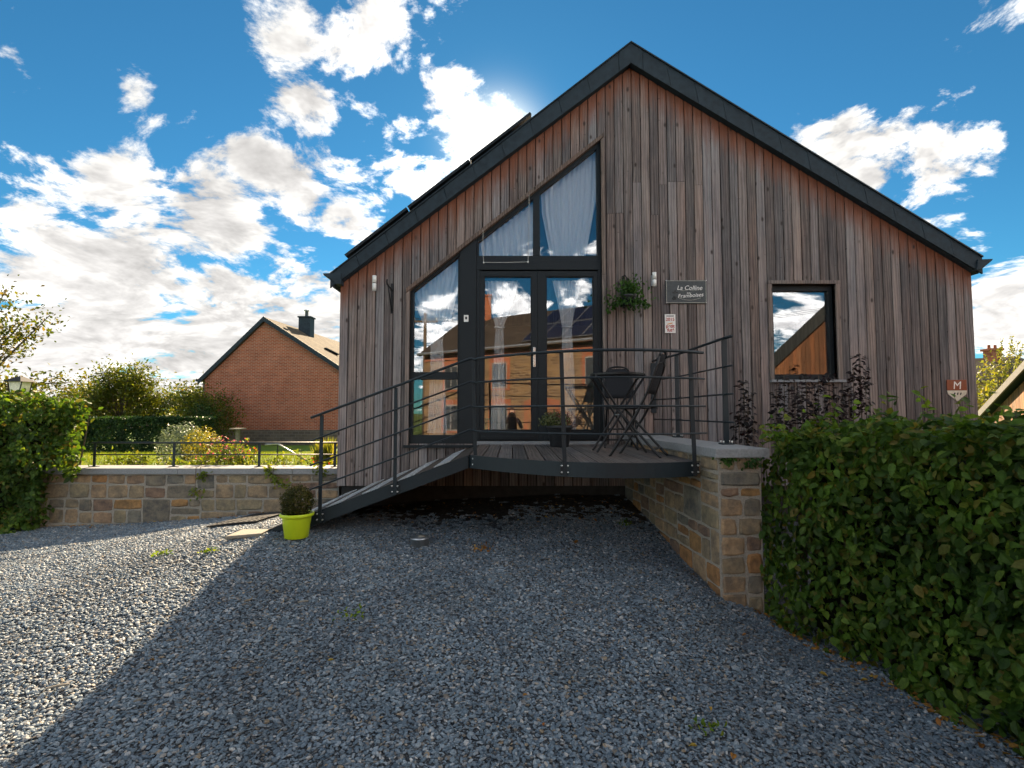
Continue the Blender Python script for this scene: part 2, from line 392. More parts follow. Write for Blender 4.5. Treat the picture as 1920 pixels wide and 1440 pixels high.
def leaf_mat(name, cols, trans=.45, rough=.52, tint=(1.35, 1.25, .35), spec=.22):
    m, t = mat(name)
    a = t.n('ShaderNodeAttribute', attribute_name='rnd').outputs['Fac']
    r = t.m('FRACT', t.m('ADD', a, t.rnd()))
    k = len(cols)
    col = t.ramp(r, [(i / max(1, k - 1), c) for i, c in enumerate(cols)])
    vein = t.noise(t.pos(), 60, 3)
    col = t.mix(t.mr(vein, .3, .7), t.mix(1.0, col, (.72, .75, .7), 'MULTIPLY'), t.mix(1.0, col, (1.2, 1.2, 1.1), 'MULTIPLY'))
    cl = t.noise(t.pos(), 2.6, 3)
    col = t.mix(t.mr(cl, .36, .64), t.mix(1.0, col, (.62, .66, .7), 'MULTIPLY'), t.mix(1.0, col, (1.45, 1.35, 1.15), 'MULTIPLY'))
    b = t.bsdf(col, rough, None, 0, spec)
    tr = t.n('ShaderNodeBsdfTranslucent', {0: t.mix(1.0, col, tint, 'MULTIPLY')}).outputs[0]
    t.out(t.n('ShaderNodeMixShader', {0: trans, 1: b, 2: tr}).outputs[0])
    return m
L_beech = leaf_mat('hedge_leaf', [(.022,.046,.009),(.050,.105,.016),(.085,.16,.025),(.055,.115,.018),(.032,.075,.014),(.13,.20,.035),(.07,.14,.02),(.16,.13,.035),(.06,.12,.02),(.028,.06,.011)])
L_beechtop = leaf_mat('hedge_leaf_top', [(.05,.11,.02),(.09,.17,.03),(.13,.21,.04),(.06,.13,.02),(.16,.19,.05)])
L_tree = leaf_mat('tree_leaf', [(.05,.075,.014),(.085,.11,.018),(.06,.09,.016),(.12,.12,.022),(.15,.11,.025),(.04,.065,.012)])
L_orch = leaf_mat('orchard_leaf', [(.055,.085,.016),(.10,.12,.02),(.075,.105,.018),(.13,.13,.024),(.045,.07,.014)])
L_conifer = leaf_mat('clipped_hedge_leaf', [(.012,.035,.010),(.022,.055,.014),(.035,.075,.018),(.018,.045,.011)], .3)
L_silver = leaf_mat('silver_leaf', [(.16,.20,.15),(.24,.28,.22),(.12,.16,.11),(.30,.33,.26)], .3, tint=(1.1,1.15,.8))
L_gold = leaf_mat('golden_leaf', [(.20,.19,.03),(.28,.24,.04),(.14,.15,.025),(.32,.26,.06)])
L_garden = leaf_mat('garden_leaf', [(.08,.14,.02),(.16,.21,.03),(.20,.23,.04),(.11,.16,.025),(.22,.19,.04)])
L_pink = leaf_mat('pink_petal', [(.50,.14,.22),(.45,.20,.24),(.50,.10,.12),(.55,.28,.26)], .35, tint=(1.2,.8,.9))
L_red = leaf_mat('red_petal', [(.55,.02,.02),(.60,.05,.04)], .35, tint=(1.2,.6,.6))
L_box = leaf_mat('boxwood_leaf', [(.03,.038,.008),(.05,.058,.012),(.09,.08,.02),(.04,.05,.01),(.12,.09,.03)], .35)
L_smoke = leaf_mat('smokebush_leaf', [(.010,.008,.010),(.018,.011,.014),(.014,.014,.013),(.026,.012,.016)], .2, tint=(1.2,.6,.6))
L_basket = leaf_mat('basket_leaf', [(.015,.045,.010),(.03,.085,.014),(.05,.12,.02),(.02,.055,.012)], .35)
L_heath = leaf_mat('pot_leaf', [(.10,.13,.07),(.16,.19,.11),(.07,.10,.05),(.25,.26,.18)], .35)
L_heather = leaf_mat('heather_bloom', [(.14,.03,.05),(.20,.05,.08),(.09,.03,.04)], .3)
L_reed = leaf_mat('reed_leaf', [(.16,.19,.04),(.22,.23,.06),(.12,.15,.03),(.27,.23,.08)])
L_grass = leaf_mat('grass_blade', [(.09,.14,.016),(.14,.19,.02),(.12,.16,.02),(.19,.20,.035)])
L_dry = leaf_mat('fallen_leaf', [(.25,.10,.03),(.32,.17,.04),(.18,.07,.025),(.36,.26,.06)], .25)
L_weed = leaf_mat('weed_leaf', [(.06,.12,.015),(.10,.17,.02),(.18,.22,.03)])

def curtain_mat():
    m, t = mat('sheer_curtain'); p = t.pos()
    wv = t.noise(t.vm('MULTIPLY', p, (1.0, 1.0, 1.0)), 420, 2)
    f = t.mr(wv, .3, .7, .86, .98)
    b = t.bsdf((.92, .94, .94), .9, None, 0, .1)
    tr = t.n('ShaderNodeBsdfTranslucent', {0: (.75, .78, .80, 1)}).outputs[0]
    mx = t.n('ShaderNodeMixShader', {0: .10, 1: b, 2: tr}).outputs[0]
    tp = t.n('ShaderNodeBsdfTransparent', {0: (1, 1, 1, 1)}).outputs[0]
    t.out(t.n('ShaderNodeMixShader', {0: f, 1: tp, 2: mx}).outputs[0])
    return m
M_curtain = curtain_mat()
def glass_mat():
    m, t = mat('coated_glass'); p = t.pos()
    n_ = t.noise(p, .9, 2)
    nb = t.bump(n_, .02, .02)
    gl = t.n('ShaderNodeBsdfGlossy', {'Color': (.96, .97, 1, 1), 'Roughness': 0.0, 'Normal': nb}).outputs[0]
    tp = t.n('ShaderNodeBsdfTransparent', {0: (1, 1, 1, 1)}).outputs[0]
    lw = t.n('ShaderNodeLayerWeight', {0: .35}).outputs['Fresnel']
    t.out(t.n('ShaderNodeMixShader', {0: t.mr(lw, 0, 1, .065, 1.0), 1: tp, 2: gl}).outputs[0])
    return m
M_glass = glass_mat()
def brick_mat(name, c1, c2, mort, bw, bh, msz=.012, vec=None, bias=0.0, coord='xz', rough=.9):
    m, t = mat(name); p = t.pos(); x, y, z = t.sep(p)
    v = t.comb(x, z, 0.0) if coord == 'xz' else (t.comb(y, z, 0.0) if coord == 'yz' else t.n('ShaderNodeTexCoord').outputs['UV'])
    br = t.n('ShaderNodeTexBrick', {'Vector': v, 'Color1': c1 + (1,), 'Color2': c2 + (1,), 'Mortar': mort + (1,), 'Scale': 1.0, 'Mortar Size': msz, 'Mortar Smooth': .2, 'Bias': bias, 'Brick Width': bw, 'Row Height': bh})
    n_ = t.noise(p, 1.4, 5); n2 = t.noise(p, 14, 4)
    col = t.mix(t.mr(n_, .35, .7, 0, .6), br.outputs[0], t.mix(1.0, br.outputs[0], (.62, .58, .56), 'MULTIPLY'))
    col = t.mix(t.mr(n2, .4, .75, 0, .5), col, t.mix(1.0, col, (1.35, 1.3, 1.2), 'MULTIPLY'))
    t.out(t.bsdf(col, rough, t.bump(t.m('ADD', t.m('MULTIPLY', br.outputs['Fac'], -1.0), t.m('MULTIPLY', n2, .3)), .5, .012), 0, .12))
    return m
M_brick = brick_mat('red_brick', (.42, .105, .045), (.28, .068, .032), (.40, .28, .21), .22, .072, .012)
M_rubble = brick_mat('rubble_plinth', (.10, .085, .07), (.16, .13, .10), (.16, .14, .12), .30, .14, .02)
M_farmstone = brick_mat('farm_stone', (.34, .22, .10), (.20, .12, .055), (.38, .30, .20), .27, .105, .014)
M_surround = brick_mat('brick_surround', (.34, .11, .05), (.26, .075, .038), (.3, .2, .15), .2, .07, .008)
M_slates = brick_mat('roof_slates', (.105, .085, .06), (.075, .062, .048), (.03, .027, .022), .3, .2, .006, coord='uv', rough=.95)
M_farmroof = brick_mat('farm_roof_slates', (.062, .052, .045), (.040, .035, .032), (.015, .014, .013), .3, .2, .008, coord='uv', rough=.95)
M_sidewall = wood('side_cladding', False)

# ------------------------------------------------------------------ ground
ctrl = np.array([(0,0,0),(0,2.2,0),(-3,2.5,.0),(3,1.5,-.08),(2.2,4.1,-.09),(2.5,2.8,-.1),(2.3,3.4,-.1),(1.62,4.1,.15),(1.5,4.8,.24),(1.5,5.6,.38),(1.6,6.6,.5),(0,6.7,.5),(-1.2,6.7,.44),(-2.3,6.8,.33),(-4,6.8,.2),(-6,6.8,.09),(-8,6.8,.04),(-2.1,4.9,.455),(-2.6,5.1,.45),(-2.9,6.0,.38),(-1.1,5.0,.34),(.3,4.6,.28),(-.3,3.6,.13),(-6,3.5,0),(-9,3,0),(4,4.5,-.1),(5,6.5,.0),(0,-6,-.05),(-8,-6,-.05),(8,-6,-.05),(9,3,-.1),(12,7,-.1),(-13,7,0),(-14,-20,-.1),(14,-20,-.1),(0,-20,-.1),(-14,0,0)], float)
def tps_k(r): return np.where(r > 1e-9, r * r * np.log(np.maximum(r, 1e-9)), 0)
_n = len(ctrl); K = tps_k(np.linalg.norm(ctrl[:, None, :2] - ctrl[None, :, :2], axis=2)) + np.eye(_n) * .12
Pm = np.c_[np.ones(_n), ctrl[:, :2]]
_sol = np.linalg.solve(np.block([[K, Pm], [Pm.T, np.zeros((3, 3))]]), np.r_[ctrl[:, 2], np.zeros(3)])
def gz(x, y):
    x = np.atleast_1d(np.asarray(x, float)); y = np.atleast_1d(np.asarray(y, float))
    r = np.hypot(x[:, None] - ctrl[None, :, 0], y[:, None] - ctrl[None, :, 1])
    o = tps_k(r) @ _sol[:_n] + _sol[_n] + _sol[_n + 1] * x + _sol[_n + 2] * y
    return o + .006 * np.sin(x * 5.1 + 1.3 * y) * np.cos(y * 4.3)
def gz1(x, y): return float(gz(x, y)[0])
def lawn_z(x, y): return np.interp(y, [6.8, 8, 12, 18, 25, 45, 90], [.74, .72, .58, .2, .02, -.15, -.3])

def grid_mesh(name, xs, ys, zf, m, kind='structure'):
    X, Y = np.meshgrid(xs, ys); Z = zf(X.ravel(), Y.ravel()).reshape(X.shape)
    v = np.c_[X.ravel(), Y.ravel(), Z.ravel()]; nx = len(xs)
    f = [(j * nx + i, j * nx + i + 1, (j + 1) * nx + i + 1, (j + 1) * nx + i) for j in range(len(ys) - 1) for i in range(nx - 1)]
    me = bpy.data.meshes.new(name); me.from_pydata(v.tolist(), [], f); me.shade_smooth(); me.materials.append(m)
    o = bpy.data.objects.new(name, me); C.objects.link(o)
    if kind: o['kind'] = kind
    return o
def field_mat():
    m, t = mat('meadow'); p = t.pos(); n_ = t.noise(p, .05, 6); n2 = t.noise(p, 3, 5)
    c = t.mix(t.mr(n_, .35, .65), (.06, .10, .02), (.12, .13, .035)); c = t.mix(t.mr(n2, .3, .7, 0, .5), c, (.05, .08, .015))
    t.out(t.bsdf(c, .95, t.bump(n2, .5, .1), 0, .15)); return m
def gravel_mat():
    m, t = mat('gravel_bed'); p = t.pos()
    vo = t.n('ShaderNodeTexVoronoi', {'Vector': p, 'Scale': 42.0}, feature='F1')
    ed = t.n('ShaderNodeTexVoronoi', {'Vector': p, 'Scale': 42.0}, feature='DISTANCE_TO_EDGE').outputs[0]
    c = t.ramp(t.sep(vo.outputs['Color'])[0], [(0, (.045, .052, .060)), (.4, (.085, .097, .108)), (.7, (.06, .069, .078)), (1, (.14, .145, .15))])
    c = t.mix(t.mr(ed, 0, .12), (.015, .016, .018), c)
    h = t.m('MINIMUM', ed, .3)
    t.out(t.bsdf(c, .8, t.bump(h, .9, .03), 0, .3)); return m
M_gravel = gravel_mat()
def ring_ground():
    xs = np.r_[-900, -400, -150, -60, -30, -15, 0, 15, 30, 60, 150, 400, 900]; ys = np.r_[-900, -400, -150, -60, -30, 0, 30, 60, 150, 400, 900, 1800]
    return grid_mesh('ground', xs, ys, lambda x, y: np.full(x.shape, -.42), field_mat())
ring_ground()
grid_mesh('gravel_yard', np.linspace(-14, 12, 105), np.linspace(-20, 7.0, 109), lambda x, y: np.maximum(gz(x, y), -.3), M_gravel)
def lawn_mat():
    m, t = mat('lawn'); p = t.pos(); n_ = t.noise(p, 1.2, 5); n2 = t.noise(p, 40, 4)
    c = t.mix(t.mr(n_, .35, .65), (.07, .14, .016), (.12, .18, .024)); c = t.mix(t.mr(n2, .3, .7, 0, .6), c, (.05, .10, .012))
    t.out(t.bsdf(c, .9, t.bump(n2, .7, .03), 0, .2)); return m
grid_mesh('lawn', np.r_[-70, -40, np.linspace(-25, 12, 38), 25, 60], np.r_[7.02, 8, 9, 10, 12, 14, 16, 18, 21, 25, 30, 40, 60, 90], lawn_z, lawn_mat())

def pebble_mat():
    m, t = mat('slate_pebble'); r = t.rnd(); p = t.pos()
    c = t.ramp(r, [(0, (.068, .100, .130)), (.16, (.155, .200, .24)), (.32, (.088, .125, .158)), (.50, (.21, .262, .305)), (.66, (.105, .137, .165)), (.80, (.30, .34, .37)), (.90, (.15, .125, .10)), (.945, (.46, .46, .45)), (.975, (.28, .21, .13)), (1, (.09, .11, .13))])
    n_ = t.noise(p, 130, 4); c = t.mix(t.mr(n_, .35, .7, 0, .7), c, t.mix(1.0, c, (.6, .62, .65), 'MULTIPLY'))
    big = t.noise(p, .9, 5, .62); c = t.mix(t.mr(big, .50, .70, 0, .6), c, t.mix(1.0, c, (.52, .50, .48), 'MULTIPLY'))
    fine = t.noise(p, 4.0, 3); c = t.mix(t.mr(fine, .35, .65), t.mix(1.0, c, (.85, .86, .88), 'MULTIPLY'), t.mix(1.0, c, (1.15, 1.14, 1.12), 'MULTIPLY'))
    t.out(t.bsdf(c, .62, None, 0, .4)); return m
def pebbles():
    # emitter: the part of the yard that the camera (or one a step aside) can see
    xs = np.arange(-11.5, 3.3, .06); ys = np.arange(1.2, 6.96, .06); nx = len(xs)
    X, Y = np.meshgrid(xs, ys); Z = gz(X.ravel(), Y.ravel())
    f = []; dn = []
    for j in range(len(ys) - 1):
        for i in range(nx - 1):
            x, y = xs[i] + .03, ys[j] + .03
            if abs(x) > y * 1.02 + 1.1 or (x > 1.72 and y > 4.2) or x > 3.2: continue
            if -1.9 < x < 1.6 and random.random() < .97 * min(1, max(0, (y - 5.45 - .15 * math.sin(x * 2.3) - .1 * math.sin(x * 7.1)) / .75)): continue
            f.append((j * nx + i, j * nx + i + 1, (j + 1) * nx + i + 1, (j + 1) * nx + i))
    me = bpy.data.meshes.new('gravel'); me.from_pydata(np.c_[X.ravel(), Y.ravel(), Z + .002].tolist(), [], f); me.materials.append(M_gravel)
    o = bpy.data.objects.new('gravel', me); C.objects.link(o)
    tag(o, 'loose blue grey slate gravel covering the sloping yard', 'gravel', kind='stuff')
    pm = pebble_mat()
    ng = bpy.data.node_groups.new('gravel_scatter', 'GeometryNodeTree')
    ng.interface.new_socket('Geometry', in_out='INPUT', socket_type='NodeSocketGeometry'); ng.interface.new_socket('Geometry', in_out='OUTPUT', socket_type='NodeSocketGeometry')
    T = NT(ng)
    gi = T.n('NodeGroupInput'); go = T.n('NodeGroupOutput')
    ds = T.n('GeometryNodeDistributePointsOnFaces', {'Mesh': gi.outputs[0], 'Density': 5600.0, 'Seed': 3})
    jn = T.n('GeometryNodeJoinGeometry')
    for k, scl in enumerate(((1.0, .62, .36), (.85, .8, .42), (1.15, .5, .30))):
        ic = T.n('GeometryNodeMeshIcoSphere', {'Radius': 1.0, 'Subdivisions': 2})
        nz = T.n('ShaderNodeTexNoise', {'Scale': 1.1 + .3 * k, 'Detail': 2.0})
        ps = T.n('GeometryNodeInputPosition'); T.t.links.new(T.vm('ADD', ps.outputs[0], (k * 7.3, 1.1 * k, 2.2)), nz.inputs['Vector'])
        offs = T.vm('SCALE', T.vm('SUBTRACT', nz.outputs['Color'], (.5, .5, .5)), None, 1.1)
        sp = T.n('GeometryNodeSetPosition', {'Geometry': ic.outputs[0], 'Offset': offs})
        tf = T.n('GeometryNodeTransform', {'Geometry': sp.outputs[0], 'Scale': scl})
        smt = T.n('GeometryNodeSetMaterial', {'Geometry': tf.outputs[0], 'Material': pm})
        gi_ = T.n('GeometryNodeGeometryToInstance', {0: smt.outputs[0]})
        T.t.links.new(gi_.outputs[0], jn.inputs[0])
    rs = T.n('FunctionNodeRandomValue', data_type='FLOAT_VECTOR'); rs.inputs[0].default_value = (-.5, -.5, 0); rs.inputs[1].default_value = (.5, .5, 6.283)
    r2 = T.n('FunctionNodeRandomValue', data_type='FLOAT'); r2.inputs[2].default_value = 0; r2.inputs[3].default_value = 1; r2.inputs['Seed'].default_value = 5
    sz = T.n('ShaderNodeMapRange', {0: T.m('POWER', r2.outputs[1], 2.2), 3: .0080, 4: .0185}).outputs[0]
    ip = T.n('GeometryNodeInstanceOnPoints', {'Points': ds.outputs[0], 'Instance': jn.outputs[0], 'Pick Instance': True, 'Rotation': rs.outputs[0], 'Scale': T.comb(sz, sz, sz)})
    r3 = T.n('FunctionNodeRandomValue', data_type='FLOAT'); r3.inputs[2].default_value = -.004; r3.inputs[3].default_value = .009; r3.inputs['Seed'].default_value = 9
    tr = T.n('GeometryNodeTranslateInstances', {'Instances': ip.outputs[0], 'Translation': T.comb(0.0, 0.0, r3.outputs[1]), 'Local Space': False})
    j2 = T.n('GeometryNodeJoinGeometry'); T.t.links.new(tr.outputs[0], j2.inputs[0]); T.t.links.new(gi.outputs[0], j2.inputs[0])
    T.t.links.new(j2.outputs[0], go.inputs[0])
    md = o.modifiers.new('scatter', 'NODES'); md.node_group = ng
pebbles()
grid_mesh('soil_bed', np.linspace(-2.2, 1.5, 30), np.linspace(5.5, 6.75, 12), lambda x, y: gz(x, y) + .005 + .006 * np.sin(x * 17) * np.sin(y * 13 + x) - .03 * np.clip((5.8 - y) / .3, 0, 1), simple('bare_soil', (.050, .042, .035), 1, 0, .1, 18, .6, .9))  # dark soil sheet added, its tone also deepening the shade under the deck

# ------------------------------------------------------------------ the timber house
DECK = 1.19
HB = PZ(911, YF)                            # lower end of the cladding
house = thing('timber_house', ((XL + XR) / 2, YF, .45), 'timber-clad house with asymmetric gable and tall glazed doors above a deck', 'house')
# openings in the facade plane (x, z)
OPX0, OPX1 = PX(767, YF), PX(1130.5, YF)
OPB = PZ(832, YF)
o_tl = P(767, 545, YF); o_tr = P(1130.5, 258, YF); OSL = (o_tr.z - o_tl.z) / (o_tr.x - o_tl.x)
def op_top(x): return o_tl.z + OSL * (x - o_tl.x)
WX0, WX1, WZ0, WZ1 = PX(1448, YF, 620), PX(1568, YF, 620), PZ(712, YF), PZ(533, YF)
BT = .022                                   # board thickness
wall = MB()
prof_pts = [XL + .01, OPX0, OPX1, A_T.x, WX0, WX1, XR - .01]
for a, b in zip(sorted(prof_pts)[:-1], sorted(prof_pts)[1:]):
    mid = (a + b) / 2
    y0, y1 = YF + BT + .004, YF + .20
    def zt(x): return zroof(x) + .0
    if OPX0 < mid < OPX1:
        wall.prism([(a, HB), (b, HB), (b, OPB), (a, OPB)], y0, y1); wall.prism([(a, op_top(a)), (b, op_top(b)), (b, zt(b)), (a, zt(a))], y0, y1)
    elif WX0 < mid < WX1:
        wall.prism([(a, HB), (b, HB), (b, WZ0), (a, WZ0)], y0, y1); wall.prism([(a, WZ1), (b, WZ1), (b, zt(b)), (a, zt(a))], y0, y1)
    else: wall.prism([(a, HB), (b, HB), (b, zt(b)), (a, zt(a))], y0, y1)
front_wall = wall.build('front_wall', simple('wall_membrane', (.030, .014, .008), .9), house)
# cladding boards, one object each
bw = .1185; nb = round((XR - XL) / bw); bw = (XR - XL) / nb; gap = .0105
edges = [XL + i * bw for i in range(nb + 1)]
joint_ids = {}
for i in range(nb):
    x0, x1 = edges[i] + gap / 2, edges[i + 1] - gap / 2
    br_ = sorted({x0, x1} | {q for q in (OPX0, OPX1, A_T.x, WX0, WX1) if x0 < q < x1})
    iv = []                                 # vertical runs for each strip of the board
    for a, b in zip(br_[:-1], br_[1:]):
        mid = (a + b) / 2
        if OPX0 < mid < OPX1: iv.append((a, b, [((HB, HB), (OPB, OPB)), ((op_top(a), op_top(b)), (zroof(a), zroof(b)))]))
        elif WX0 < mid < WX1: iv.append((a, b, [((HB, HB), (WZ0, WZ0)), ((WZ1, WZ1), (zroof(a), zroof(b)))]))
        else: iv.append((a, b, [((HB, HB), (zroof(a), zroof(b)))]))
    dep = random.uniform(-.0025, .0025)
    if len(iv) == 1: groups = [[(iv[0][0], iv[0][1], r_)] for r_ in iv[0][2]]
    else: groups = [[(a, b, r_) for a, b, rr in iv for r_ in rr]]
    mx = (x0 + x1) / 2
    if len(groups) == 1 and len(iv) == 1 and OPX1 < mx < PX(1320, YF) :
        zj = PZ(random.choice([270, 340, 342, 398, 400, 402, 345]), YF) + random.uniform(-.01, .01)
        if i % 5 != 4:
            (a, b, ((l0, l1), (h0, h1))), = groups[0]
            groups = [[(a, b, ((l0, l1), (zj - .002, zj - .002)))], [(a, b, ((zj + .002, zj + .002), (h0, h1)))]]
    for gi, grp in enumerate(groups):
        mb = MB(); ch = .004
        dg = dep + random.uniform(-.001, .001)
        yb, yf = YF + BT + .003, YF + dg
        gx0, gx1 = min(q[0] for q in grp), max(q[1] for q in grp)
        for a, b, ((l0, l1), (h0, h1)) in grp:
            ca = ch if a == gx0 else 0; cb_ = ch if b == gx1 else 0
            # back outline, then chamfer outline, then front face
            vv = [(a, yb, l0), (b, yb, l1), (b, yb, h1), (a, yb, h0), (a, yf + ca, l0), (b, yf + cb_, l1), (b, yf + cb_, h1), (a, yf + ca, h0),
                  (a + ca, yf, l0), (b - cb_, yf, l1), (b - cb_, yf, h1), (a + ca, yf, h0)]
            mb.add(vv, [(8, 9, 10, 11), (4, 8, 11, 7), (9, 5, 6, 10), (0, 4, 7, 3), (5, 1, 2, 6), (0, 1, 5, 9, 8, 4), (3, 7, 11, 10, 6, 2)])
        mb.build('board', M_board, front_wall)
# side and rear walls, floor, plinth
HBK = YF + 9.5
zl_e, zr_e = zroof(XL), zroof(XR)
MB().box(XL, XL + .18, YF + .21, HBK, HB, zl_e).build('side_wall', M_sidewall, house)
MB().box(XR - .18, XR, YF + .21, HBK, HB, zr_e).build('side_wall', M_sidewall, house)
MB().prism([(XL, HB), (XR, HB), (XR, zr_e), (A_T.x, A_T.z), (XL, zl_e)], HBK + .002, HBK + .18).build('rear_wall', M_sidewall, house)
MB().box(XL + .05, XR - .05, YF + .06, HBK, .10, HB - .003).build('plinth', M_concrete, house)
MB().box(XL + .185, XR - .185, YF + .205, HBK - .01, 1.08, 1.19).build('floor', M_floorin, house)
MB().box(XL + .19, XR - .19, YF + 5.0, YF + 5.1, 1.195, 3.6).build('partition', M_interior, house)
# roof slabs + verge
YB = HBK + .35
f_t, f_l, f_r = P(1183, 79, YV), P(619, 513, YV), P(1842, 481, YV)
def rz(x, top=True):
    s_l = (f_t.z - f_l.z) / (f_t.x - f_l.x); s_r = (f_r.z - f_t.z) / (f_r.x - f_t.x)
    return f_t.z + (s_l if x < f_t.x else s_r) * (x - f_t.x)
xe_l, xe_r = f_l.x, f_r.x
roof = MB().prism([(xe_l + .03, zroof(xe_l) + .012), (A_T.x, A_T.z + .012), (A_T.x, rz(A_T.x) - .03), (xe_l + .03, rz(xe_l + .03) - .03)], YV + .03, YB).build('roof_slope', M_fascia, house)
MB().prism([(A_T.x + .001, A_T.z + .012), (xe_r - .03, zroof(xe_r) + .012), (xe_r - .03, rz(xe_r - .03) - .03), (A_T.x + .001, rz(A_T.x) - .03)], YV + .03, YB).build('roof_slope', M_fascia, house)
# verge slabs with slanted joints
def verge(xa, xb, n):
    L_ = xb - xa
    for k in range(n):
        a = xa + L_ * k / n + .0015; b = xa + L_ * (k + 1) / n - .0015
        if abs(b - A_T.x) < .01: b -= 0
        sk = .05 * (1 if L_ > 0 else 1)
        ta = a - (sk if k > 0 else 0); tb = b - (sk if k < n - 1 else 0)
        MB().prism([(a, zroof(a)), (b, zroof(b)), (tb, rz(tb) - .012), (ta, rz(ta) - .012)], YV + (k % 2) * .002, YV + .028).build('verge_slab', M_fascia, house, bevel=.003)
verge(xe_l, A_T.x - .16, 10); verge(A_T.x + .16, xe_r, 12)
MB().prism([(A_T.x - .157, zroof(A_T.x - .157)), (A_T.x, A_T.z), (A_T.x + .157, zroof(A_T.x + .157)), (A_T.x + .157 + .0, rz(A_T.x + .157) - .012), (f_t.x, f_t.z - .012), (A_T.x - .157, rz(A_T.x - .157) - .012)], YV - .003, YV + .028).build('verge_slab', M_fascia, house, bevel=.003)
# thin top flashing
MB().prism([(xe_l, rz(xe_l) - .011), (f_t.x, f_t.z - .011), (xe_r, rz(xe_r) - .011), (xe_r, rz(xe_r) + .006), (f_t.x, f_t.z + .008), (xe_l, rz(xe_l) + .006)], YV - .018, YV + .12).build('verge_flashing', M_metal, house)
# slate courses on both slopes
for sgn, xe in ((-1, xe_l), (1, xe_r)):
    Ln = abs(xe - f_t.x); nrow = 16
    for k in range(nrow):
        a = f_t.x + sgn * Ln * k / nrow; b = f_t.x + sgn * (Ln * (k + 1) / nrow + .03)
        MB().prism([(a, rz(a) - .028), (b, rz(b) - .028 + .014), (b, rz(b) - .028 + .022), (a, rz(a) - .028 + .006)], YV + .122, YB).build('slate_course', M_fascia, roof)
# gutters (box section with a flared front)
zg = PZ(514, YV)
MB().prism([(PX(640, YV, 520), PZ(512, YV)), (PX(606, YV, 520), PZ(513, YV)), (PX(608, YV, 520), PZ(517, YV)), (PX(622, YV, 520), PZ(524, YV)), (PX(630, YV, 520), PZ(533, YV)), (PX(640, YV, 520), PZ(533, YV))], YV - .02, YB).build('gutter', M_fascia, house, bevel=.004)
MB().prism([(PX(1832, YV, 490), PZ(487, YV)), (PX(1860, YV, 490), PZ(486, YV)), (PX(1857, YV, 490), PZ(490, YV)), (PX(1847, YV, 490), PZ(498, YV)), (PX(1838, YV, 490), PZ(505, YV)), (PX(1828, YV, 490), PZ(507, YV))], YV - .02, YB).build('gutter', M_fascia, house, bevel=.004)
# solar panels on the left slope
sl = math.atan((f_t.z - f_l.z) / (f_t.x - f_l.x))
pa, pb = PX(645, YV, 480), PX(998, YV, 212)
npan = 3; Ls = (pb - pa) / math.cos(sl)
for i in range(npan):
    for j in range(4):
        Mx = Matrix.Translation((pa, YV + .05 + j * 1.04, rz(pa) + .095)) @ Matrix.Rotation(-sl, 4, 'Y')
        pn = MB().box(i * Ls / npan + .01, (i + 1) * Ls / npan - .01, 0, 1.0, 0, .035, Mx).build('solar_panel', M_frame, house)
        MB().box(i * Ls / npan + .03, (i + 1) * Ls / npan - .03, .02, .98, .0355, .038, Mx).build('cell_sheet', M_solar, pn)
for i in range(2 * npan):
    Mx = Matrix.Translation((pa, YV + .13, rz(pa) + .004)) @ Matrix.Rotation(-sl, 4, 'Y')
    MB().box((i + .4) * Ls / npan / 2, (i + .4) * Ls / npan / 2 + .05, 0, 4.0, .004, .090, Mx).build('panel_rail', M_frame, house)

# ---- glazed opening: trim, frame, panes
YG = YF + .075                              # glass plane
def q(u, v, Y=YG): p_ = P(u, v, Y); return (p_.x, p_.z)
def pf(poly, y0, y1, name, m, par, bevel=.0): return MB().prism(poly, y0, y1).build(name, m, par, bevel=bevel)
# sloped larch trim above the opening
def sl_band(x0, x1, d0, d1): return [(x0, op_top(x0) + d0), (x1, op_top(x1) + d0), (x1, op_top(x1) + d1), (x0, op_top(x0) + d1)]
pf(sl_band(OPX0 - .05, OPX1 + .045, -.005, .055), YF - .03, YF + .10, 'sloped_trim', M_trim, house, .004)
pf([(OPX0 - .05, OPB - .02), (OPX0, OPB - .02), (OPX0, op_top(OPX0) - .01), (OPX0 - .05, op_top(OPX0 - .05) - .01)], YF - .026, YF + .10, 'side_trim', M_trim, house, .004)
pf([(OPX1, PZ(515, YF)), (OPX1 + .045, PZ(515, YF)), (OPX1 + .045, op_top(OPX1 + .045) - .01), (OPX1, op_top(OPX1) - .01)], YF - .026, YF + .10, 'side_trim', M_trim, house, .004)
pf([(OPX1, OPB - .02), (OPX1 + .045, OPB - .02), (OPX1 + .045, PZ(515.5, YF)), (OPX1, PZ(515.5, YF))], YF - .026, YF + .10, 'side_trim', M_trim, house, .004)
win = MB().box(OPX0 - .06, PX(889, YF), YF - .05, YF + .10, OPB - .05, OPB - .015).build('window_sill', M_frame, house, bevel=.003)
MB().box(PX(890, YF), OPX1 + .03, YF - .03, YF + .10, OPB - .02, OPB + .03).build('threshold', M_coping, house, bevel=.003)
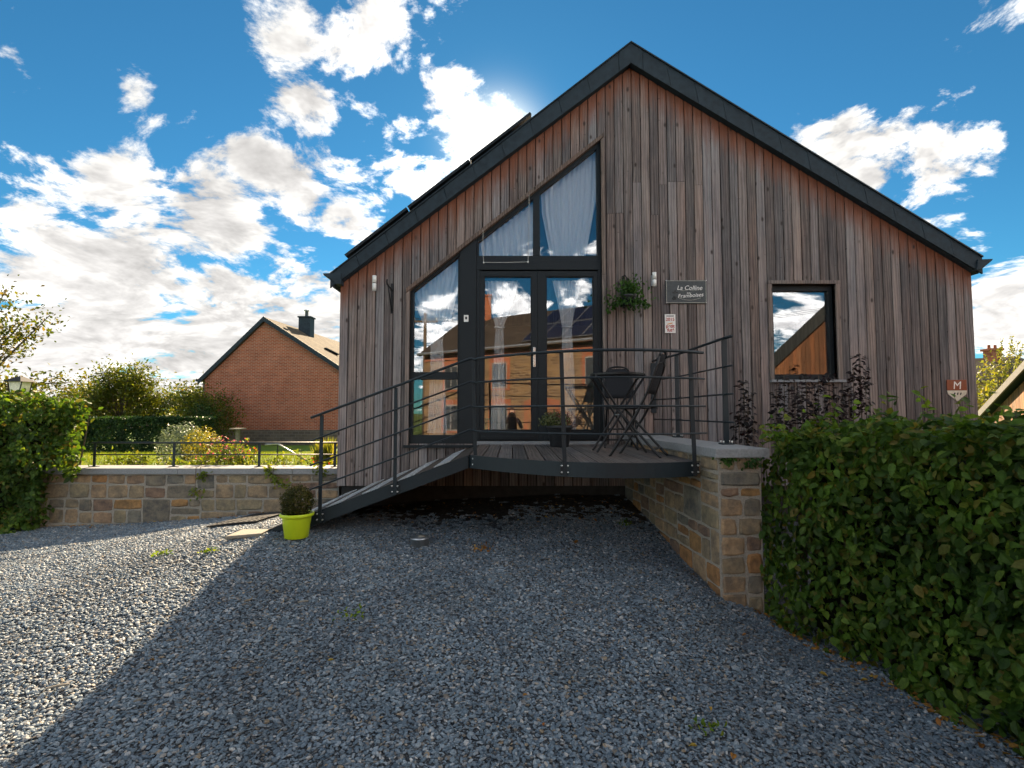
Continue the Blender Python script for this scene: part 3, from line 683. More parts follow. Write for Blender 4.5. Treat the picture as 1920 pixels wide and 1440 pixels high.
# frame members of the glazed wall
fr = thing  # (kept short)
FY0, FY1 = YF + .035, YF + .115
glz = MB()
xa, xb = OPX0 + .001, OPX1 - .001
xm0, xm1 = PX(861, YF), PX(892, YF)
gw = pf([(xm0, OPB), (xm1, OPB), (xm1, op_top(xm1) - .006), (xm0, op_top(xm0) - .006)], YF + .012, FY1, 'broad_mullion', M_frame, house, .003)
lw_ = pf([(xa, OPB), (xm0 - .001, OPB), (xm0 - .001, OPB + .11), (xa, OPB + .11)], FY0, FY1, 'bottom_rail', M_frame, house, .003)
pf([(xa, OPB + .111), (xa + .04, OPB + .111), (xa + .04, op_top(xa + .04) - .05), (xa, op_top(xa) - .05)], FY0, FY1, 'window_jamb', M_frame, house, .003)
pf([(xm0 - .028, OPB + .111), (xm0 - .001, OPB + .111), (xm0 - .001, op_top(xm0) - .06), (xm0 - .028, op_top(xm0 - .028) - .06)], FY0, FY1, 'window_jamb', M_frame, house, .003)
pf([(xa, op_top(xa) - .05), (xm0 - .001, op_top(xm0) - .055), (xm0 - .001, op_top(xm0) - .006), (xa, op_top(xa) - .006)], FY0, FY1, 'sloped_head', M_frame, house, .003)
zt0, zt1 = PZ(711, YF), PZ(697, YF)
pf([(xa + .041, zt0), (xm0 - .029, zt0), (xm0 - .029, zt1), (xa + .041, zt1)], FY0, FY1, 'transom', M_frame, house, .003)
def pane(poly, name='pane', par=house): return pf(poly, YG, YG + .012, name, M_glass, par)
pane([(xa + .035, OPB + .105), (xm0 - .024, OPB + .105), (xm0 - .024, zt0 + .004), (xa + .035, zt0 + .004)])
pane([(xa + .035, zt1 - .004), (xm0 - .024, zt1 - .004), (xm0 - .024, op_top(xm0 - .024) - .05), (xa + .035, op_top(xa + .035) - .045)])
# doors
dxa, dxb = xm1 + .001, xb
zb, zdh = OPB + .035, PZ(505, YF)
pf([(dxa, zb), (dxa + .045, zb), (dxa + .045, zdh), (dxa, zdh)], FY0 - .006, FY1, 'door_jamb', M_frame, house, .003)
pf([(dxb - .045, zb), (dxb, zb), (dxb, zdh), (dxb - .045, zdh)], FY0 - .006, FY1, 'door_jamb', M_frame, house, .003)
zth0, zth1 = zdh + .001, PZ(487, YF)
pf([(dxa, zth0), (dxb, zth0), (dxb, zth1), (dxa, zth1)], FY0 - .012, FY1, 'door_head', M_frame, house, .004)
xc = PX(1009, YF)
def door_leaf(x0, x1, gx0, gx1, handle):
    z0, z1 = zb + .004, zdh - .012
    g0, g1 = PZ(807, YG), PZ(518.5, YG)
    lf = MB()
    lf.box(x0, gx0, FY0 + .006, FY1 - .006, z0, z1).box(gx1, x1, FY0 + .006, FY1 - .006, z0, z1)
    lf.box(gx0 - .001, gx1 + .001, FY0 + .006, FY1 - .006, z0, g0).box(gx0 - .001, gx1 + .001, FY0 + .006, FY1 - .006, g1, z1)
    lo = lf.build('door', M_frame, house)
    bead = MB()
    for (a, b, c_, d_) in ((gx0, gx0 + .012, g0, g1), (gx1 - .012, gx1, g0, g1), (gx0 + .012, gx1 - .012, g0, g0 + .012), (gx0 + .012, gx1 - .012, g1 - .012, g1)):
        bead.box(a, b, FY0 + .016, YG - .001, c_, d_)
    bead.build('glazing_bead', M_frame, lo)
    MB().box(gx0, gx1, YG, YG + .012, g0, g1).build('pane', M_glass, lo)
    MB().box(gx0 - .03, gx1 + .03, FY0 - .012, FY0 + .005, z0 + .02, z0 + .06).build('drip_bar', M_frame, lo, bevel=.003)
    if handle:
        hx = x1 - .045 if handle > 0 else x0 + .045
        zp0, zp1 = PZ(688, FY0), PZ(651, FY0); hz = PZ(664, FY0)
        hp = MB().box(hx - .016, hx + .016, FY0 - .004, FY0 + .006, zp0, zp1).build('handle_plate', M_steel, lo, bevel=.004)
        hd = MB(); hd.tube([(hx, FY0, hz), (hx, FY0 - .055, hz)], .009, 10); hd.tube([(hx + .008, FY0 - .05, hz), (hx - .10, FY0 - .05, hz)], .0095, 10)
        hd.build('door_handle', M_steel, hp, True)
door_leaf(dxa + .046, xc - .002, PX(907, YG), PX(997, YG), 1)
door_leaf(xc + .002, dxb - .046, PX(1024, YG), PX(1114, YG), 0)
# upper lights
zu = zth1 + .001
pf([(dxa, zu), (dxb, zu), (dxb, PZ(478, YF)), (dxa, PZ(478, YF))], FY0, FY1, 'upper_rail', M_frame, house, .003)
zu2 = PZ(478, YF) + .001
um0, um1 = PX(1000.5, YF), PX(1013.5, YF)
pf([(um0, zu2), (um1, zu2), (um1, op_top(um1) - .07), (um0, op_top(um0) - .07)], FY0, FY1, 'upper_mullion', M_frame, house, .003)
pf([(dxb - .05, zu2), (dxb, zu2), (dxb, op_top(dxb) - .07), (dxb - .05, op_top(dxb - .05) - .07)], FY0, FY1, 'upper_jamb', M_frame, house, .003)
pf([(dxa, zu2), (dxa + .03, zu2), (dxa + .03, op_top(dxa + .03) - .07), (dxa, op_top(dxa) - .07)], FY0, FY1, 'upper_jamb', M_frame, house, .003)
pf([(dxa, op_top(dxa) - .07), (dxb, op_top(dxb) - .07), (dxb, op_top(dxb) - .006), (dxa, op_top(dxa) - .006)], FY0, FY1, 'upper_sloped_head', M_frame, house, .003)
for x0, x1 in ((dxa + .025, um0 + .004), (um1 - .004, dxb - .045)):
    pane([(x0, zu2 - .004), (x1, zu2 - .004), (x1, op_top(x1) - .064), (x0, op_top(x0) - .064)], 'upper_pane')
# ---- small window on the right
YW = YF + .10
wn = MB().box(WX0 - .055, WX1 + .055, YF - .032, YF + .13, WZ1, WZ1 + .045).build('window_trim', M_trim, house, bevel=.003)
MB().box(WX0 - .05, WX0, YF - .028, YF + .13, WZ0, WZ1 - .001).build('window_trim', M_trim, house, bevel=.003)
MB().box(WX1, WX1 + .05, YF - .028, YF + .13, WZ0, WZ1 - .001).build('window_trim', M_trim, house, bevel=.003)
MB().box(WX0 - .05, WX1 + .08, YF - .05, YF + .13, WZ0 - .035, WZ0 - .001).build('window_sill', M_coping, house, bevel=.004)
wf = MB(); tw = .05
wf.box(WX0 + .001, WX0 + tw, YW - .04, YW + .04, WZ0, WZ1 - .002).box(WX1 - tw, WX1 - .001, YW - .04, YW + .04, WZ0, WZ1 - .002)
wf.box(WX0 + tw, WX1 - tw, YW - .04, YW + .04, WZ0, WZ0 + .075).box(WX0 + tw, WX1 - tw, YW - .04, YW + .04, WZ1 - .075, WZ1 - .002)
wfo = wf.build('window_frame', M_frame, house)
MB().box(WX0 + tw - .003, WX1 - tw + .003, YW, YW + .012, WZ0 + .072, WZ1 - .072).build('pane', M_glass, wfo)

# ---- curtains behind the glass (things of their own: they hang inside)
def curtain(name, rows, label, folds=9, Y=YG + .10, amp=.02, nx=70):
    # rows: (v, u_left, u_right) in photo pixels from top to bottom
    mb = MB(); n = len(rows); vv = []
    vs2 = []
    rows = [r_ if len(r_) > 3 else r_ + (r_[0],) for r_ in rows]
    for k in range(len(rows) - 1):
        for s_ in np.linspace(0, 1, 8, endpoint=False):
            a, b = rows[k], rows[k + 1]; vs2.append(tuple(a[i] + (b[i] - a[i]) * s_ for i in range(len(a))))
    vs2.append(rows[-1])
    w0 = max(r_[2] - r_[1] for r_ in rows)
    for j, row in enumerate(vs2):
        v0, ul, ur = row[0], row[1], row[2]; v1 = row[3] if len(row) > 3 else v0
        for i in range(nx + 1):
            s_ = i / nx; u = ul + (ur - ul) * s_; v = v0 + (v1 - v0) * s_
            p_ = P(u, v, Y); tight = (ur - ul) / w0
            yy = amp * (.35 + .65 * tight) * (math.sin(s_ * folds * 6.283 + .5 * math.sin(s_ * 11)) + .4 * math.sin(s_ * folds * 15.1 + 1))
            vv.append((p_.x, Y + yy, p_.z))
    ff = [(j * (nx + 1) + i, j * (nx + 1) + i + 1, (j + 1) * (nx + 1) + i + 1, (j + 1) * (nx + 1) + i) for j in range(len(vs2) - 1) for i in range(nx)]
    base = vv[len(vv) - nx // 2]
    root = thing(name, base, label, 'curtain', 'sheer curtains behind the glazed front')
    MB().add(vv, ff).build('cloth', M_curtain, root, True)
    return root
def tie(root, u0, u1, v, Y=YG + .08):
    a, b = P(u0, v, Y), P(u1, v, Y)
    MB().tube([a, (a + b) / 2 + Vector((0, -.015, -.004)), b], .012, 8).build('tie_band', M_curtain, root, True)
c1 = curtain('curtain', [(548, 775, 868, 478), (560, 776, 868, 505), (600, 790, 846), (633, 808, 830), (700, 806, 834), (812, 801, 838)], 'white sheer curtain tied at its waist behind the slant-topped left window', 9); tie(c1, 806, 832, 633)
c2 = curtain('curtain', [(527, 909, 971), (545, 911, 969), (580, 921, 956), (614, 929, 944), (700, 924, 946), (806, 919, 948)], 'white sheer curtain tied at its waist behind the door leaf with the handle', 8); tie(c2, 927, 946, 614)
c3 = curtain('curtain', [(526, 1036, 1090), (545, 1040, 1087), (580, 1048, 1078), (613, 1054, 1072), (700, 1053, 1077), (806, 1050, 1080)], 'white sheer curtain tied at its waist behind the door leaf without a handle', 8); tie(c3, 1053, 1073, 613)
curtain('curtain', [(458, 894, 1002, 380), (468, 895, 1001, 425), (480, 897, 998)], 'white gathered curtain filling the small triangular upper light', 10)
curtain('curtain', [(360, 1014, 1121, 276), (400, 1016, 1117, 380), (480, 1032, 1098)], 'white gathered curtain filling the tall upper light under the slope', 10)
# interior pieces seen through the panes
ch_ = thing('covered_chair', (PX(834, 7.4), 7.45, 1.19), 'chair under a white cover just inside the slant-topped window', 'chair')
MB().lathe([(.24, .0), (.235, .25), (.20, .45), (.19, .46)], 20, (PX(834, 7.4), 7.5, 1.19)).build('cover_skirt', M_cover, ch_, True)
MB().prism([(PX(822, 7.4), 1.60), (PX(848, 7.4), 1.60), (PX(846, 7.4), 1.78), (PX(840, 7.4), 1.82), (PX(829, 7.4), 1.82), (PX(823, 7.4), 1.77)], 7.62, 7.68).build('cover_back', M_cover, ch_, bevel=.02)
tb = thing('low_table', (PX(925, 7.5), 7.6, 1.19), 'low table under a teal cloth just inside the door', 'table')
MB().prism([(PX(880, 7.6), 1.22), (PX(945, 7.6), 1.22), (PX(938, 7.6), 1.52), (PX(888, 7.6), 1.52)], 7.4, 7.9).build('table_cloth', M_teal, tb, bevel=.02)
for sx_ in (PX(885, 7.6), PX(940, 7.6)):
    for sy_ in (7.44, 7.86): MB().box(sx_ - .02, sx_ + .02, sy_ - .02, sy_ + .02, 1.19, 1.219).build('leg', M_trim, tb)

# ------------------------------------------------------------------ small things fixed to the facade
def sconce(u, v0, v1, label):
    x = PX(u, YF - .06, 530); z0, z1 = PZ(v1, YF - .06), PZ(v0, YF - .06)
    s_ = thing('wall_lamp', (x, YF - .005, z0), label, 'wall lamp', 'up and down wall lamps')
    MB().box(x - .03, x - .004, YF - .03, YF - .004, z0 + .02, z1 - .03).build('wall_bracket', M_galv, s_)
    zm = (z0 + z1) / 2
    for a, b in ((z0, zm - .004), (zm + .004, z1)): MB().lathe([(.026, a), (.026, b)], 20, (x, YF - .062, 0)).build('lamp_tube', M_plasticw, s_, True)
    MB().lathe([(.022, zm - .004), (.022, zm + .004)], 16, (x, YF - .062, 0)).build('joint_ring', M_black, s_)
sconce(1227, 511, 537, 'small pale cylinder wall lamp between the hanging plant and the slate sign')
sconce(702, 517, 545, 'small pale cylinder wall lamp beside the empty iron basket bracket')
# slate sign
Y0 = YF - .02
sx0, sx1, sz0, sz1 = PX(1251, Y0), PX(1329, Y0), PZ(569, Y0), PZ(525, Y0)
sg = thing('slate_sign', ((sx0 + sx1) / 2, YF - .004, sz0), 'dark slate name plaque with handwritten white lettering and pale border', 'sign')
MB().box(sx0, sx1, Y0, YF - .004, sz0, sz1).build('plate', M_signplate, sg, bevel=.004)
bd = MB(); e = .022; yb0 = Y0 - .0015
pts = [(sx0 + e, sz0 + e * .5), (sx1 - e, sz0 + e * .5), (sx1 - e * .5, sz0 + e), (sx1 - e * .5, sz1 - e), (sx1 - e, sz1 - e * .5), (sx0 + e, sz1 - e * .5), (sx0 + e * .5, sz1 - e), (sx0 + e * .5, sz0 + e)]
for a, b in zip(pts, pts[1:] + pts[:1]): bd.bar((a[0], yb0, a[1]), (b[0], yb0, b[1]), .005, .004, (0, 1, 0))
bd.build('border_line', M_signtrim, sg)
for a in (sx0 + .008, sx1 - .008):
    for b in (sz0 + .008, sz1 - .008): MB().tube([(a, Y0 - .008, b), (a, Y0 + .002, b)], .006, 8).build('screw', M_steel, sg)
w_, h_ = sx1 - sx0, sz1 - sz0
text_mesh('La Colline', .082, 'lettering', M_white, sg, (sx0 + w_ * .58, Y0 - .001, sz0 + h_ * .66), shear=.25)
text_mesh('aux', .036, 'lettering', M_white, sg, (sx0 + w_ * .56, Y0 - .001, sz0 + h_ * .45), shear=.25)
text_mesh('Framboises', .074, 'lettering', M_white, sg, (sx0 + w_ * .60, Y0 - .001, sz0 + h_ * .34), rot=(R(90), R(-4), 0), shear=.25)
sw = MB(); sw.tube([(sx0 + w_ * (.36 + .5 * k / 14), Y0 - .002, sz0 + h_ * (.56 - .02 * math.sin(k * .9))) for k in range(15)], .0016, 5)
sw.tube([(sx0 + w_ * (.30 + .55 * k / 14), Y0 - .002, sz0 + h_ * (.24 - .10 * math.sin(math.pi * k / 14))) for k in range(15)], .0022, 5)
sw.build('flourish', M_signtrim, sg)
rb = MB()
for k in range(9):
    a = k * 2.4; rr = .010 + .0045 * k ** .6
    rb.tube([(sx0 + w_ * .21 + rr * math.cos(a), Y0 - .003, sz0 + h_ * .24 + rr * math.sin(a)), (sx0 + w_ * .21 + rr * math.cos(a), Y0 + .001, sz0 + h_ * .24 + rr * math.sin(a))], .009, 8)
rb.build('berry_drawing', M_blackprint, sg, True)
lf_ = MB()
for a0, L_ in ((.5, .05), (1.6, .055), (2.7, .05)):
    cx, cz = sx0 + w_ * .23, sz0 + h_ * .42
    lf_.prism([(cx, cz), (cx + L_ * .6 * math.cos(a0 - .45), cz + L_ * .6 * math.sin(a0 - .45)), (cx + L_ * math.cos(a0), cz + L_ * math.sin(a0)), (cx + L_ * .6 * math.cos(a0 + .45), cz + L_ * .6 * math.sin(a0 + .45))], Y0 - .0025, Y0 + .0005)
lf_.build('leaf_drawing', M_blackprint, sg)
# guide sticker
kx0, kx1, kz0, kz1 = PX(1249, Y0), PX(1269, Y0), PZ(624, Y0), PZ(589, Y0)
st = thing('guide_plaque', ((kx0 + kx1) / 2, YF - .004, kz0), 'small white plaque with red print below the slate sign', 'plaque')
MB().box(kx0, kx1, YF - .012, YF - .004, kz0, kz1).build('plate', M_white, st)
kc = (kx0 + kx1) / 2; kh = kz1 - kz0; yk = YF - .0125
text_mesh('2015', .058, 'print', M_red, st, (kc, yk, kz0 + kh * .72), bold=.0012)
text_mesh('petit', .060, 'print', M_red, st, (kc, yk, kz0 + kh * .36), bold=.0016)
text_mesh('futé', .060, 'print', M_red, st, (kc + .006, yk, kz0 + kh * .15), bold=.0016)
MB().box(kc - .05, kc + .05, yk, yk + .001, kz0 + kh * .88, kz0 + kh * .93).build('print_bar', M_blackprint, st)
MB().bar((kc - .04, yk, kz0 + kh * .46), (kc + .03, yk, kz0 + kh * .53), .012, .003, (0, 1, 0)).build('print_swoosh', M_orange, st)
# shield badge near the right corner
b0 = P(1776, 712, YF - .02); b1 = P(1815, 752, YF - .02); bm = (b0.x + b1.x) / 2
bdg = thing('shield_badge', (bm, YF - .004, b1.z), 'brown and cream shield badge with a white M near the house corner', 'badge')
zmid = b0.z + (b1.z - b0.z) * .50
MB().prism([(b0.x, zmid), (b1.x, zmid), (b1.x, b0.z), (b0.x, b0.z)], YF - .014, YF - .004).build('upper_field', M_brown, bdg, bevel=.002)
MB().prism([(b0.x, zmid - .001), (b0.x + .01, zmid - .05), (bm, b1.z), (b1.x - .01, zmid - .05), (b1.x, zmid - .001)], YF - .014, YF - .004).build('lower_field', M_badgew, bdg, bevel=.002)
text_mesh('M', .145, 'letter', M_white, bdg, (bm, YF - .0145, (b0.z + zmid) / 2 - .008), shear=.1)
for k in (-1, 0, 1):
    MB().add([(bm + k * .04 + 0.012, YF - .0148, zmid - .02), (bm + k * .04 + .016, YF - .0148, zmid - .045), (bm + k * .04, YF - .0148, zmid - .065), (bm + k * .04 - .010, YF - .0148, zmid - .045)], [(0, 3, 2, 1)]).build('ear_mark', M_blackprint, bdg)
# keypad on the mullion
kp = P(874, 597, YF)
kd = thing('keypad', (kp.x, YF + .008, kp.z - .05), 'small white notice plate on the dark mullion', 'notice plate')
MB().box(kp.x - .03, kp.x + .03, YF + .002, YF + .0115, kp.z - .045, kp.z + .045).build('plate', M_white, kd, bevel=.003)
MB().box(kp.x - .014, kp.x + .014, YF - .0005, YF + .0015, kp.z - .012, kp.z + .022).build('print', M_blackprint, kd)
# iron basket bracket
bp = PX(735, YF, 560)
bk = thing('basket_bracket', (bp, YF - .004, PZ(588, YF)), 'empty black iron hanging basket bracket on the cladding', 'bracket')
MB().box(bp - .014, bp + .014, YF - .012, YF - .004, PZ(588, YF), PZ(532, YF)).build('back_plate', M_black, bk)
arm = MB(); zt_ = PZ(545, YF); yo = YF - .26
arm.tube([(bp, YF - .01, zt_), (bp, yo, zt_ + .02), (bp, yo - .03, zt_ + .05), (bp, yo - .015, zt_ + .075)], .010, 8)
arm.build('arm', M_black, bk, True)
MB().tube([(bp, YF - .01, PZ(583, YF)), (bp, YF - .10, PZ(566, YF)), (bp, yo + .03, zt_ + .012)], .008, 8).build('strut', M_black, bk, True)
# hanging wire frame below the slope
hw = thing('wire_hanger', (PX(948, YF - .03), YF - .03, PZ(495, YF)), 'thin white cable frame hanging below the sloped trim', 'cable')
ya = YF - .04
k1, k2 = P(907, 492, ya), P(990, 491, ya)
MB().tube([P(906, 432, ya), P(905, 470, ya), k1], .0028, 6).build('cable', M_cable, hw)
MB().tube([P(992, 366, ya), P(992, 430, ya), k2], .0028, 6).build('cable', M_cable, hw)
MB().tube([k1, (k1 + k2) / 2 + Vector((0, 0, -.004)), k2], .0028, 6).build('cable', M_cable, hw)
for k in (k1, k2): MB().lathe([(.004, -.018), (.011, -.01), (.012, .0), (.008, .01), (.003, .014)], 12, k).build('knob', M_steel, hw, True)

# ------------------------------------------------------------------ deck
pp = np.polyfit([-.40, .46, 1.50], [5.0, 4.32, 4.34], 2)
def arc(x): return float(np.polyval(pp, x))
DX0, DX1 = -.42, 1.56
deck = thing('deck', (.5, 5.6, gz1(.5, 5.6)), 'raised deck with curved dark edge in front of the glazed doors', 'deck')
nbd = 14; wbd = (DX1 - DX0) / nbd
for i in range(nbd):
    a, b = DX0 + i * wbd + .0045, DX0 + (i + 1) * wbd - .0045
    mb = MB(); ys_ = 6.665
    # grooved top: four ridges across each board
    prof = []; ng_ = 5
    for k in range(ng_):
        g0 = a + (b - a) * k / ng_; g1 = a + (b - a) * (k + 1) / ng_
        prof += [(g0 + .002, DECK - .003), (g0 + .004, DECK), (g1 - .004, DECK), (g1 - .002, DECK - .003)]
    prof = [(a, DECK - .025)] + prof + [(b, DECK - .025)]
    n = len(prof)
    vv = [(x, arc(x) + .008, z) for x, z in prof] + [(x, ys_, z) for x, z in prof]
    mb.add(vv, [tuple(range(n - 1, -1, -1)), tuple(range(n, 2 * n))] + [(k, (k + 1) % n, (k + 1) % n + n, k + n) for k in range(n)])
    mb.build('deck_board', M_deck, deck)
fz0, fz1 = DECK - .125, DECK - .001
xs_ = np.linspace(DX0, DX1 - .005, 26)
vv = []; ff = []
for x in xs_:
    y = arc(x); vv += [(x, y - .012, fz0), (x, y - .012, fz1), (x, y + .006, fz1), (x, y + .006, fz0)]
for k in range(len(xs_) - 1):
    for j in range(4): ff.append((k * 4 + j, k * 4 + (j + 1) % 4, (k + 1) * 4 + (j + 1) % 4, (k + 1) * 4 + j))
ff += [(0, 1, 2, 3), tuple(len(vv) - 4 + j for j in (3, 2, 1, 0))]
MB().add(vv, ff).build('fascia', M_metal, deck)
for y in (5.3, 5.85, 6.4): MB().box(max(DX0 + .01, -.3 if y < 5.4 else -.4), DX1 - .02, y, y + .05, DECK - .12, DECK - .027).build('joist', M_ramp, deck)

# ------------------------------------------------------------------ ramp
RY0, RY1 = 5.0, 6.66
rx0, rx1 = PX(507, RY0, 980), DX0 - .004
RS = (DECK - .485) / (rx1 - rx0)
def rzp(x): return DECK - .002 + RS * (x - rx1)
ramp = thing('ramp', ((rx0 + rx1) / 2, (RY0 + RY1) / 2, gz1(-1.5, 5.8)), 'sloping timber ramp with metal grip strips leading up to the deck', 'ramp')
rl = (rx1 - rx0); npl = 11
for i in range(npl):
    a, b = rx0 + rl * i / npl + .003, rx0 + rl * (i + 1) / npl - .003
    MB().prism([(a, rzp(a) - .026), (b, rzp(b) - .026), (b, rzp(b)), (a, rzp(a))], RY0 + .008, RY1).build('ramp_board', M_ramp, ramp)
    if i % 2 == 1 or i == 0 and False:
        gm = MB(); nr = 6
        aa, bb = a + .004, b - .004
        for k in range(nr):
            c0 = aa + (bb - aa) * (k + .15) / nr; c1 = aa + (bb - aa) * (k + .62) / nr
            gm.prism([(c0, rzp(c0) + .001), (c1, rzp(c1) + .001), (c1, rzp(c1) + .011), (c0, rzp(c0) + .011)], RY0 + .02, RY1 - .03)
        for y in (RY0 + .02, (RY0 + RY1) / 2, RY1 - .036): gm.prism([(aa, rzp(aa) + .003), (bb, rzp(bb) + .003), (bb, rzp(bb) + .012), (aa, rzp(aa) + .012)], y, y + .006)
        gm.build('grip_strip', M_grate, ramp)
for y in (RY0 - .012, RY1 + .002):
    MB().prism([(rx0 - .02, rzp(rx0) - .16), (rx0 + .25, rzp(rx0 + .25) - .125), (rx1, rzp(rx1) - .125), (rx1, rzp(rx1) + .001), (rx0 - .10, rzp(rx0 - .1) + .001), (rx0 - .10, rzp(rx0 - .1) - .03)], y, y + .016).build('stringer', M_metal, ramp)
MB().prism([(rx0 - .17, rzp(rx0 - .17) - .03), (rx0 - .002, rzp(rx0) - .026), (rx0 - .002, rzp(rx0) - .003), (rx0 - .17, rzp(rx0 - .17) - .006)], RY0 + .01, RY1).build('toe_board', M_ramp, ramp)

# ------------------------------------------------------------------ railings
def post(mb_parent, x, y, z0, z1, w=.030, th=.012, lean=(0, 0), yaw=0):
    c, s_ = math.cos(yaw), math.sin(yaw)
    vv = []
    for z, l in ((z0, 0), (z1, 1)):
        for i, j in ((-1, -1), (1, -1), (1, 1), (-1, 1)):
            dx_, dy_ = i * w / 2, j * th / 2
            vv.append((x + dx_ * c - dy_ * s_ + lean[0] * l, y + dx_ * s_ + dy_ * c + lean[1] * l, z))
    return MB().add(vv, [(3, 2, 1, 0), (4, 5, 6, 7), (0, 1, 5, 4), (1, 2, 6, 5), (2, 3, 7, 6), (3, 0, 4, 7)]).build('post', M_metal, mb_parent, bevel=.002)
rail = thing('deck_railing', (DX0, 5.2, gz1(-.4, 5.2)), 'dark steel railing running up the ramp and round the curved deck', 'railing')
px_ = [PX(601, RY0 - .03, 900), PX(741, RY0 - .03, 850), PX(892, RY0 - .03, 800), PX(1058, 4.32), PX(1303, 4.30)]
yy_ = [RY0 - .03, RY0 - .03, arc(px_[2]) - .03 if px_[2] > DX0 else RY0 - .03, arc(px_[3]) - .022, arc(px_[4]) - .022]
yy_[2] = RY0 - .03
RH = [.235, .465, .70, .925]
def bolts(x, y, z, par):
    b = MB()
    for dx_ in (-.026, .026):
        for dz_ in (.03, .085): b.tube([(x + dx_, y - .010, z + dz_), (x + dx_, y + .012, z + dz_)], .008, 8)
    b.build('bolt', M_steel, par, True)
for k, (x, y) in enumerate(zip(px_, yy_)):
    zb_ = rzp(x) if x < DX0 else DECK
    po = post(rail, x, y, zb_ - .118, zb_ + RH[3] - .012, .034, .014, (-.025, 0) if k >= 2 else (0, 0), 0)
    MB().box(x - .038, x + .038, y + .0075, y + .0165, zb_ - .105, zb_ - .012).build('foot_plate', M_metal, rail)
    bolts(x, y, zb_ - .118, po)
for k, h in enumerate(RH):
    pts = [(px_[0] - .10, yy_[0] - .016, rzp(px_[0] - .10) + h), (px_[2] - .05, yy_[2] - .016, rzp(px_[2] - .05) + h + .005)]
    pts.append((px_[2] + .0, yy_[2] - .016, DECK + h))
    for x in np.linspace(px_[2] + .05, px_[4] + .13, 22): pts.append((x - .024 * h, min(yy_[2], arc(x) - .022) - .016, DECK + h))
    MB().tube(pts, .013 if k == 3 else .0085, 8).build('top_rail' if k == 3 else 'rail', M_metal, rail, True)

# ------------------------------------------------------------------ stone walls
def stone_wall(root, org, dr, L_, z0f, z1, thick, seed, courses=(.10, .19), widths=(.18, .50), ends=True, split=.28, parent_mat=M_stone, proud=.010):
    # org: start point on the outer face, dr: unit direction along the wall (2D); outward normal = (dr.y, -dr.x)
    rr = random.Random(seed); nx_, ny_ = dr[1], -dr[0]
    def W(s_, z, o_): return (org[0] + dr[0] * s_ + nx_ * o_, org[1] + dr[1] * s_ + ny_ * o_, z)
    zmin = min(z0f(0), z0f(L_ / 2), z0f(L_)) - .12
    z = z1; n_st = 0
    def one(s0, s1, a, b):
        j = lambda k=.014: rr.uniform(-k, k)
        g = .010
        s0 += g; s1 -= g; a += g * .8; b -= g * .8
        if s1 - s0 < .03 or b - a < .02: return
        o_ = proud + rr.uniform(-.004, .008)
        c8 = [(s0 + abs(j()), a + abs(j())), ((s0 + s1) / 2 + j(.03), a + j(.004)), (s1 - abs(j()), a + abs(j())), (s1 + j(.004), (a + b) / 2 + j(.015)), (s1 - abs(j()), b - abs(j())), ((s0 + s1) / 2 + j(.03), b + j(.004)), (s0 + abs(j()), b - abs(j())), (s0 + j(.004), (a + b) / 2 + j(.015))]
        cs, cz = (s0 + s1) / 2, (a + b) / 2
        vv = [W(p_[0], p_[1], -.03) for p_ in c8] + [W(p_[0], p_[1], o_ * .45) for p_ in c8]
        vv += [W(cs + (p_[0] - cs) * (1 - .016 / max(.02, (s1 - s0) / 2)), cz + (p_[1] - cz) * (1 - .011 / max(.015, (b - a) / 2)), o_ + j(.004)) for p_ in c8]
        ff = [(i, (i + 1) % 8, 8 + (i + 1) % 8, 8 + i) for i in range(8)] + [(8 + i, 8 + (i + 1) % 8, 16 + (i + 1) % 8, 16 + i) for i in range(8)] + [tuple(range(16, 24))]
        MB().add(vv, ff).build('stone', parent_mat, root)
    while z > zmin:
        H_ = rr.uniform(courses[0] + courses[1], 1.75 * courses[1]) ; zb_ = z - H_; s_ = 0
        def row(a, b, s0, s1, n):
            cuts = [s0] + sorted(s0 + (s1 - s0) * (k + rr.uniform(-.22, .22)) / n for k in range(1, n)) + [s1]
            for p0, p1 in zip(cuts[:-1], cuts[1:]): one(p0, p1, a, b)
        while s_ < L_:
            w_ = rr.uniform(widths[0] * 1.3, widths[1] * 1.25); e_ = min(L_, s_ + w_)
            if L_ - e_ < .12: e_ = L_
            if z > z0f((s_ + e_) / 2) - .03:
                q_ = rr.random(); n1 = 2 if e_ - s_ > .34 else 1
                if q_ < .14 and e_ - s_ < .42: one(s_, e_, zb_, z)
                elif q_ < .80:
                    k = zb_ + H_ * rr.uniform(.36, .64); row(zb_, k, s_, e_, n1 if rr.random() < .7 else 1); row(k, z, s_, e_, n1 if rr.random() < .6 else 1)
                else:
                    k1, k2 = zb_ + H_ * rr.uniform(.26, .38), zb_ + H_ * rr.uniform(.60, .74)
                    row(zb_, k1, s_, e_, n1); row(k1, k2, s_, e_, max(1, n1 - 1)); row(k2, z, s_, e_, n1)
            s_ = e_
        z = zb_
    return W
WY = 6.86
wx0, wx1 = -6.42, XL - .02
CT = .865                                    # coping top
lw2 = thing('garden_wall', ((wx0 + wx1) / 2, WY, .0), 'low wall of mixed coloured stones holding up the garden', 'stone wall')
MB().box(wx0, wx1, WY, WY + .34, -.15, CT - .08).build('mortar_core', M_mortar, lw2)
stone_wall(lw2, (-6.4, WY), (1, 0), wx1 + 6.4, lambda s_: gz1(-6.4 + s_, WY), CT - .085, .34, 5)
cx = [-6.45, -5.75, -4.42, -2.9, wx1 + .0]
for a, b in zip(cx[:-1], cx[1:]): MB().box(a + .002, b - .002, WY - .045, WY + .37, CT - .079, CT).build('coping_slab', M_coping, lw2, bevel=.006)
